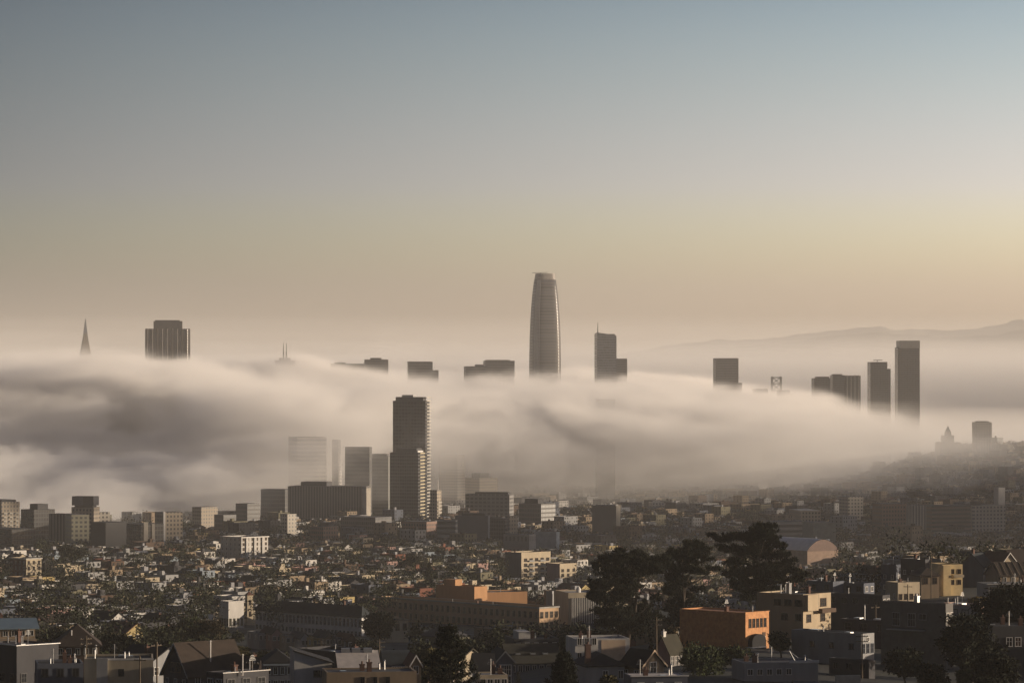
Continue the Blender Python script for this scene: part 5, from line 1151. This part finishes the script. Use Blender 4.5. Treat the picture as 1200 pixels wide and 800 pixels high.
# ------------------------------------------------------------------ row houses on the street grid
CG, SG = math.cos(GRID), math.sin(GRID)
def uv2xy(u, v): return u*CG - v*SG, u*SG + v*CG
def pxof(x, y): return 600 + F*x/y
def pyof(z, y): return HOR - (z-EYE)*F/y
HAND = []
for (x, y, r, ms, b) in FOOT:
    if b is not None:
        cs, sn = math.cos(b.T), math.sin(b.T)
        pxs = [pxof(x + i*b.w/2*cs - j*b.d/2*sn, y + i*b.w/2*sn + j*b.d/2*cs) for i in (-1, 1) for j in (-1, 1)]
        HAND.append((min(pxs), max(pxs), pyof(b.z+b.h, y), pyof(b.z, y), y, b))
TREE_RECT = [(690, 782, 645, 738, 790), (772, 842, 634, 735, 810), (828, 945, 612, 712, 840), (805, 905, 752, 800, 640)]
def free(x, y, hw, hd, top, margin=1.5):
    """clear of everything placed by hand, and not standing in front of it"""
    for (fx, fy, r, ms, b) in FOOT:
        dx, dy = x-fx, y-fy
        if b is None:
            if dx*dx+dy*dy < (r*.5+hw)**2: return False
        else:
            if dx*dx+dy*dy > (r*1.5+hw+hd+margin)**2: continue
            cs, sn = math.cos(b.T), math.sin(b.T); lx, ly = dx*cs+dy*sn, -dx*sn+dy*cs
            q = max(hw, hd) + margin
            if abs(lx) < b.w/2+q and abs(ly) < b.d/2+q: return False
    p = pxof(x, y); hp = (hw+hd)*.75*F/y; t = pyof(top, y)
    for (a, c, pt, pb, D, b) in HAND:
        if D > y and p+hp > a and p-hp < c and t < pt + (.88 if D < 1500 else .75)*(pb-pt): return False
    for (a, c, pt, pb, D) in TREE_RECT:
        if D > y and p+hp > a and p-hp < c and t < pb-4: return False
    return True

def proto(kind, w, d, h, detail):
    b = object.__new__(B); b.w, b.d, b.h, b.x, b.y, b.z, b.sink, b.T, b.D, b.k = w, d, h, 0, 0, 0, 4.0, 0, 0, 0
    b.near = detail > 1; b.root = empty('row_house', (0, 0, -500))
    wm, rm = wall_mat('white'), roof_mat('grey'); nf = 2 if h < 8.5 else 3; fr = TRIM
    if kind == 'flat':
        b.walls(wm, .5, roof=rm); b.eave = h
    elif kind == 'front gable': b.gable(wm, rm, 2.6, 'y', .4)
    elif kind == 'side gable': b.gable(wm, rm, 2.6, 'x', .4)
    else: b.hip(wm, rm, 2.4, .4)
    e = b.eave; cols = 3 if w > 8 else 2
    if detail > 0:
        b.win('S', cols, nf if detail > 1 else min(nf, 2), 1.0, 1.5, z0=e-2.4, dz=-2.9); b.win('W', 2, 1, .9, 1.3, z0=e-2.4)
    if detail > 1: b.win('N', cols, 1, 1.0, 1.4, z0=e-2.4); b.door('S', -.3, 1.0, 2.1, .2)
    if kind == 'flat':
        b.cornice(wm, .3, .35, z=h)
        b.skylight(w*.15, d*.1, h-.5, 1.1, 1.6); b.pipe(-w*.25, -d*.2, h-.5, 1.0)
        if detail > 1: b.chimney(-w*.3, d*.25, h-.5, .9)
    else:
        b.chimney(w*.22, d*.12, h-2.0, 2.0, .7)
        if detail > 1: b.pipe(-w*.2, -d*.2, h-2.4, 1.5)
    return b
def copy_tree(o, parent=None):
    c = o.copy(); COL.objects.link(c)
    if parent is not None: c.parent = parent
    for ch in o.children: copy_tree(ch, c)
    return c
PROTOS = {}
rgp = random.Random(21)
for kind in ('flat', 'front gable', 'side gable', 'hip'):
    for det in (2, 1, 0):
        PROTOS[kind, det] = [proto(kind, rgp.choice((7.4, 7.8, 9.0)), rgp.uniform(11, 13.5), hh, det) for hh in ((6.2, 7.2, 8.6) if kind == 'flat' else (7.6, 8.6))]
WK = ['white']*4 + ['cream']*4 + ['pale grey']*6 + ['tan']*5 + ['dark grey']*3 + ['slate blue']*3 + ['brown']*2 + ['olive']*2 + ['pale blue', 'pink', 'yellow', 'rust red']
RKF = ['black']*4 + ['grey']*5 + ['silver']*5 + ['pale', 'brown', 'olive']; RKP = ['slate', 'brown', 'black', 'grey', 'brown', 'red-brown', 'olive', 'slate']
rg = random.Random(99)
lots, gardens = [], []
BU, BV, ST = 118.0, 58.0, 15.0
for iu in range(-24, 60):
    for iv in range(-40, 70):
        u0, v0 = iu*(BU+ST), iv*(BV+ST)
        cx, cy = uv2xy(u0+BU/2, v0+BV/2)
        if cy < 420 or cy > 4900 or abs(cx) > cy*.16+120: continue
        for side in (0, 1):
            u = u0
            while u < u0+BU-7:
                w = rg.choice((7.2, 7.4, 7.6, 8.0, 9.0)); d = rg.uniform(11, 15); vv = v0 + (d/2 if side == 0 else BV-d/2)
                if rg.random() < .93: lots.append((u+w/2, vv, w, d, side))
                u += w + rg.choice((0, .1, .1, .3, 1.0))
        for _ in range(22): gardens.append((u0+rg.uniform(4, BU-4), v0+BV/2+rg.uniform(-8, 8)))
        for _ in range(16): gardens.append((u0+rg.uniform(0, BU), v0+rg.choice((-3, BV+3))))
cand = []
for (u, v, w, d, side) in lots:
    x, y = uv2xy(u, v)
    if y < 545 or y > 4600 or abs(x) > y*.146+10: continue
    cand.append((y, x, w, d, side))
cand.sort()
SEEN, FAR = [], []
N_SEEN = 236
for (y, x, w, d, side) in cand:
    z = gz(x, y); H = rg.choice((6.0, 6.6, 7.4, 7.6, 8.4, 9.2) if y < 1500 else (6.6, 7.6, 7.6, 8.4, 9.6, 10.5))
    p = pxof(x, y)
    if y < 3000 and not free(x, y, w/2, d/2, z+H+1): continue
    if 740 < y < 1060 and p < 700: continue                      # the dip behind the first rise
    if y >= 3000 and any(abs(p-(a+c)/2) < (c-a)/2+14 and abs(y-D) < 45 for (a, c, pt, pb, D, b) in HAND): continue
    if len(SEEN) < N_SEEN: SEEN.append((x, y, z, w, d, H, side))
    else: FAR.append((x, y, z, w, d, H, side))
named = []
for (x, y, z, w, d, H, side) in SEEN:
    kind = rg.choice(('flat', 'flat', 'flat', 'front gable', 'side gable', 'hip')); det = 2 if y < 800 else 1
    pb = rg.choice(PROTOS[kind, det]); r = copy_tree(pb.root); r.name = 'row_house'
    r.location = (x, y, z-.3); r.rotation_euler = (0, 0, GRID + (math.pi if side else 0) + rg.uniform(-.03, .03)); s = w/pb.w; r.scale = (min(1.2, max(.9, s)), 1, 1)
    wk = rg.choice(WK); rk = rg.choice(RKF if kind == 'flat' else RKP)
    for c in r.children:
        n = c.name.split('.')[0]
        if n in ('wall', 'cornice') or n == 'roof':
            c.material_slots[0].link = 'OBJECT'; c.material_slots[0].material = wall_mat(wk) if n != 'roof' else roof_mat(rk)
    kd = {'flat': 'flat roofed', 'front gable': 'gabled', 'side gable': 'pitched roof', 'hip': 'hip roofed'}[kind]
    named.append((pxof(x, y), pyof(z+H, y), y, '%s %s house' % (wk, kd), rk, r, 'house', 'row houses on the hillside streets'))
for k in list(PROTOS.values()):
    for b in k:
        for ch in list(b.root.children_recursive): bpy.data.objects.remove(ch)
        bpy.data.objects.remove(b.root)

# the farther thousands: one mass of roofs, walls and dark windows
WN = list(WALLS); RN = list(ROOFS); CM = [wall_mat(k) for k in WN] + [roof_mat(k) for k in RN] + [GLASS]; GI = len(CM)-1
mb = MB()
def stuff_house(x, y, z, w, d, H, th, wk, rk, kind, floors):
    cs, sn = math.cos(th), math.sin(th)
    def P(a, b, c): return (x + a*cs - b*sn, y + a*sn + b*cs, z + c)
    W, Dd = w/2, d/2; wi, ri = WN.index(wk), len(WN)+RN.index(rk)
    bt = [(-W, -Dd), (W, -Dd), (W, Dd), (-W, Dd)]
    rise = 0 if kind == 'flat' else min(2.8, w*.33); e = H-rise
    for i in range(4):
        a, b = bt[i], bt[(i+1) % 4]; mb.face([P(*a, -4), P(*b, -4), P(*b, e), P(*a, e)], wi)
    if kind == 'flat':
        t = .3; q = [(-W+t, -Dd+t), (W-t, -Dd+t), (W-t, Dd-t), (-W+t, Dd-t)]
        for i in range(4): mb.face([P(*bt[i], e), P(*bt[(i+1) % 4], e), P(*q[(i+1) % 4], e), P(*q[i], e)], wi)
        for i in range(4): mb.face([P(*q[i], e), P(*q[(i+1) % 4], e), P(*q[(i+1) % 4], e-.5), P(*q[i], e-.5)], wi)
        mb.face([P(*c, e-.5) for c in q], ri)
        for _ in range(rg.choice((0, 1, 1, 2))):
            a, b, s, hh = rg.uniform(-W*.6, W*.6), rg.uniform(-Dd*.6, Dd*.6), rg.uniform(.4, 1.4), rg.uniform(.5, 2.2); c = [(a-s, b-s), (a+s, b-s), (a+s, b+s), (a-s, b+s)]; m_ = rg.choice((wi, ri, ri))
            for i in range(4): mb.face([P(*c[i], e-.5), P(*c[(i+1) % 4], e-.5), P(*c[(i+1) % 4], e+hh), P(*c[i], e+hh)], m_)
            mb.face([P(*k_, e+hh) for k_ in c], m_)
    elif kind == 'gable':
        for s in (-1, 1): mb.face([P(-W, s*Dd, e), P(W, s*Dd, e), P(0, s*Dd, H)], wi); mb.face([P(s*(W+.3), -Dd-.3, e-.2), P(s*(W+.3), Dd+.3, e-.2), P(0, Dd+.3, H+.1), P(0, -Dd-.3, H+.1)], ri)
    else:
        o = .35; c = [(-W-o, -Dd-o), (W+o, -Dd-o), (W+o, Dd+o), (-W-o, Dd+o)]; q = W
        r0, r1 = P(0, -Dd+q, H), P(0, Dd-q, H); c3 = [P(*k_, e) for k_ in c]
        mb.face([c3[0], c3[1], r0], ri); mb.face([c3[1], c3[2], r1, r0], ri); mb.face([c3[2], c3[3], r1], ri); mb.face([c3[3], c3[0], r0, r1], ri)
    g = .03
    for f in range(floors):
        zb = e - 2.3 - f*3.0
        if zb < .4: break
        nc = max(2, int(w/2.6)); ww = .52
        for i in range(nc):
            if rg.random() < .18: continue
            a = -W + w*(i+.5)/nc; mb.face([P(a-ww, -Dd-g, zb), P(a+ww, -Dd-g, zb), P(a+ww, -Dd-g, zb+1.5), P(a-ww, -Dd-g, zb+1.5)], GI)
        for i in range(max(2, int(d/4))):
            b = -Dd + d*(i+.5)/max(2, int(d/4)); mb.face([P(-W-g, b+.45, zb), P(-W-g, b-.45, zb), P(-W-g, b-.45, zb+1.4), P(-W-g, b+.45, zb+1.4)], GI)
for (x, y, z, w, d, H, side) in FAR:
    big = False
    if y > 2300 and rg.random() < (.05 if y < 3000 else .10): H += rg.choice((3, 3, 6, 9)); w *= rg.uniform(1.2, 2.0); d *= 1.15; kind = 'flat'; big = True
    else: kind = rg.choice(('flat', 'flat', 'flat', 'gable', 'hip'))
    stuff_house(x, y, z, w, d, H, GRID + rg.uniform(-.02, .02), rg.choice(('pale grey', 'tan', 'brown', 'olive', 'dark grey', 'slate blue')) if big else rg.choice(WK), rg.choice(RKF if kind == 'flat' else RKP), kind, 2 if y < 2600 else (1 if kind != 'flat' else int(H/3)))
# flats on the rounded hill and under the fog
for _ in range(700):
    y = rg.uniform(3700, 5600); x = rg.uniform(-.15, .16)*y
    if any(abs(x-fx) < 30 and abs(y-fy) < 45 for (fx, fy, *_r) in FOOT): continue
    hill = abs(x-575) < 260 and y < 4700; H = rg.uniform(7, 12) if hill else rg.uniform(7, 17)
    stuff_house(x, y, gz(x, y), rg.uniform(10, 30), rg.uniform(10, 22), H, rg.choice((GRID, R(8))), rg.choice(WK), rg.choice(RKF), 'flat', int(H/3))
fm = mb.build('distant_houses', CM); fm['kind'] = 'stuff'; fm['label'] = 'thousands of small roofs and walls on the distant flats'

# garden and street trees
near_t, far_t = [], []
rt = random.Random(5)
for (u, v) in gardens:
    x, y = uv2xy(u, v)
    if y < 560 or y > 4700 or abs(x) > y*.148+8: continue
    if y > 3000 and rt.random() < .25: continue
    z = gz(x, y); H = rt.uniform(4, 10.5) if y < 1000 else rt.choice((6, 8, 9, 10, 11, 13, 16))*rt.uniform(.85, 1.1)
    if not free(x, y, 1.2, 1.2, z+H): continue
    (near_t if len(near_t) < 110 else far_t).append((x, y, z, H)) if y < 1500 else far_t.append((x, y, z, H))
tkinds = []
for i, (kd, lf, hh) in enumerate((('round', 'green', 8), ('round', 'dark', 9), ('round', 'brown', 8), ('column', 'dark', 10), ('conifer', 'dark', 11), ('bush', 'olive', 4), ('round', 'olive', 7))):
    C, tm = make_tree(kd, 100+i, hh); tkinds.append((kd, lf, hh, (quads_mesh('crown', *C, LEAF[lf]), tm.mesh('trunk', [BARK]))))
for (x, y, z, H) in near_t:
    kd, lf, hh, mesh = rt.choice(tkinds); sc = min(1.3, max(.6, H/hh))
    nm = {'round': 'tree', 'column': 'cypress_tree', 'conifer': 'conifer_tree', 'bush': 'bush'}[kd]
    r, _ = put_tree(x, y, None, None, lf, None, nm, 'bush' if kd == 'bush' else 'tree', rt.uniform(0, 6.28), sc, 'garden trees among the houses', mesh)
    lw = {'green': 'green', 'dark': 'dark', 'brown': 'brownish', 'olive': 'olive'}[lf]; kw = {'round': 'rounded tree', 'column': 'narrow cypress', 'conifer': 'pointed conifer', 'bush': 'bush'}[kd]
    named.append((pxof(x, y), pyof(z+hh*sc, y), y, '%s %s' % (lw, kw), None, r, None, None))
# shrubs and small trees filling the slope between the nearest houses
cnt = 0
for _ in range(4000):
    if cnt >= 95: break
    y = rt.uniform(520, 1000); px = rt.uniform(-10, 1210); x = (px-600)/F*y; kd, lf, hh, mesh = rt.choice(tkinds); H = rt.uniform(2.6, 5.5); z = gz(x, y); sc = H/hh
    ok = all((x-fx)**2+(y-fy)**2 > 16 for fx, fy, _r in TREES)
    for (fx, fy, r, ms, b) in FOOT:
        if b is not None and ok:
            dx, dy = x-fx, y-fy; cs, sn = math.cos(b.T), math.sin(b.T)
            if abs(dx*cs+dy*sn) < b.w/2+1.2 and abs(-dx*sn+dy*cs) < b.d/2+1.2: ok = False
    for (sx, sy, sz, sw, sd, sh, side) in SEEN:
        if ok and (x-sx)**2+(y-sy)**2 < 64: ok = False
    t = pyof(z+H, y)
    for (a, c, pt, pb, D, b) in HAND:
        if ok and D > y and a-6 < px < c+6 and t < pt + .85*(min(pb, 800)-pt): ok = False
    for (a, c, pt, pb, D) in TREE_RECT:
        if ok and D > y and a < px < c and t < pb-12: ok = False
    if not ok: continue
    cnt += 1; nm = {'round': 'tree', 'column': 'cypress_tree', 'conifer': 'conifer_tree', 'bush': 'bush'}[kd]
    r, _ = put_tree(x, y, None, None, lf, None, nm, 'bush' if kd == 'bush' else 'tree', rt.uniform(0, 6.28), sc, 'garden trees among the houses', mesh)
    lw = {'green': 'green', 'dark': 'dark', 'brown': 'brownish', 'olive': 'olive'}[lf]; kw = {'round': 'small rounded tree', 'column': 'narrow cypress', 'conifer': 'pointed conifer', 'bush': 'bush'}[kd]
    named.append((px, t, y, '%s %s' % (lw, kw), None, r, None, None))
rs = np.random.RandomState(77); Cs, As, Bs = [], [], []
for (x, y, z, H) in far_t:
    n = 230 if y < 2200 else 100; s = .40 if y < 2200 else .65
    for q in range(4):
        a = rs.rand()*6.28; rr = H*.30
        C, A, Bq = cloud([(x+rr*.6*math.cos(a), y+rr*.6*math.sin(a), z+H*rs.uniform(.4, .8), rr*.8, rr*.8, H*.26)], n/4/max(1.0, (rr*.8*rr*.8*H*.26)**(2/3)), s, rs)
        Cs.append(C); As.append(A); Bs.append(Bq)
# scrub over the rounded hill
for _ in range(260):
    y = rs.uniform(4150, 4650); x = rs.uniform(390, 760); z = gz(x, y); H = rs.uniform(5, 11)
    C, A, Bq = cloud([(x, y, z+H*.5, H*.5, H*.5, H*.5)], 60/max(1.0, (H*H*H/8)**(2/3)), .8, rs); Cs.append(C); As.append(A); Bs.append(Bq)
ft = link('distant_trees', quads_mesh('distant_trees', np.concatenate(Cs), np.concatenate(As), np.concatenate(Bs), leafmat('far_foliage', (.020, .024, .014), (.036, .040, .020), .05)))
ft['kind'] = 'stuff'; ft['label'] = 'dark street and garden trees scattered between the distant houses'
print('houses', len(SEEN), SEEN[-1][1], 'far', len(FAR), 'trees', len(near_t), len(far_t))

# streets of the grid
def build_roads():
    v, f = [], []
    def strip(u0, v0, u1, v1, wd):
        n = int(max(abs(u1-u0), abs(v1-v0))/20)+1; du, dv = (0, wd/2) if abs(u1-u0) > abs(v1-v0) else (wd/2, 0)
        last = None
        for i in range(n+1):
            t = i/n; u, w_ = u0+(u1-u0)*t, v0+(v1-v0)*t; a = uv2xy(u-du, w_-dv); b = uv2xy(u+du, w_+dv)
            if min(a[1], b[1]) < 1120 or abs(a[0]) > a[1]*.16+60 or a[1] > 4200: last = None; continue
            k = len(v); v.extend([(*a, gz(*a)+.25), (*b, gz(*b)+.25)])
            if last is not None: f.append((last, last+1, k+1, k))
            last = k
    for iv in range(-40, 70): strip(-3200, iv*(BV+ST)-ST/2, 7000, iv*(BV+ST)-ST/2, 10)
    me = bpy.data.meshes.new('roads'); me.from_pydata(v, [], f); me.materials.append(mat('asphalt', (.05, .05, .052), .9, .2, .2))
    o = link('roads', me); o['kind'] = 'structure'
    v.clear(); f.clear()
    for iu in range(-24, 60): strip(iu*(BU+ST)-ST/2, -3000, iu*(BU+ST)-ST/2, 5200, 10)
    v2 = [(a, b, c+.02) for a, b, c in v]
    me = bpy.data.meshes.new('cross_roads'); me.from_pydata(v2, [], f); me.materials.append(MATS['asphalt'])
    o = link('cross_roads', me); o['kind'] = 'structure'
build_roads()

# more wooden poles along the near streets
for _ in range(400):
    if cnt >= 107: break
    y = rt.uniform(560, 950); px = rt.uniform(10, 1190); x = (px-600)/F*y; ok = True
    for (fx, fy, r, ms, b) in FOOT:
        if b is not None:
            dx, dy = x-fx, y-fy; cs, sn = math.cos(b.T), math.sin(b.T)
            if abs(dx*cs+dy*sn) < b.w/2+1 and abs(-dx*sn+dy*cs) < b.d/2+1: ok = False
    if not ok or 800 < px < 905 or any((x-sx)**2+(y-sy)**2 < 60 for (sx, sy, *_q) in SEEN): continue
    cnt += 1; H = rt.uniform(8, 10.5); t = pyof(gz(x, y)+H, y)
    pole(px, t, 0, y, 'x', rt.choice((1, 2)))
    r = [o for o in COL.objects if o.get('label') == 'x'][-1]
    named.append((px, t, y, 'wooden utility pole', None, r, None, None))
# labels that single each house and tree out: its look, where it stands to a named thing, and its rank there
ORD = ['first', 'second', 'third', 'fourth', 'fifth', 'sixth', 'seventh', 'eighth', 'ninth', 'tenth', 'eleventh', 'twelfth', 'thirteenth', 'fourteenth', 'fifteenth', 'sixteenth', 'seventeenth', 'eighteenth', 'nineteenth', 'twentieth']
groups = {}
for (px, py, D, look, rk, r, c, g) in named:
    L = min(LAND, key=lambda l: (l[0]-px)**2 + ((l[1]-py)*1.6)**2); dx, dy = px-L[0], py-L[1]
    rel = ('right of' if dx > 0 else 'left of') if abs(dx) > abs(dy)*1.2 else ('behind' if dy < 0 else 'in front of')
    if c: r['category'] = c; r['group'] = g
    full = look if rk is None else '%s, %s roof,' % (look, rk)
    groups.setdefault((full, rel, L[2]), []).append((px, r))
for (full, rel, L), m in groups.items():
    m.sort(key=lambda q: q[0])
    for i, (px, r) in enumerate(m):
        t = ('%s %s the %s' % (full, rel, L)) if len(m) == 1 else ('%s from left: %s %s the %s' % (ORD[min(i, 19)], full, rel, L))
        r['label'] = t if len(t.split()) <= 16 else t.replace(' from left:', '')
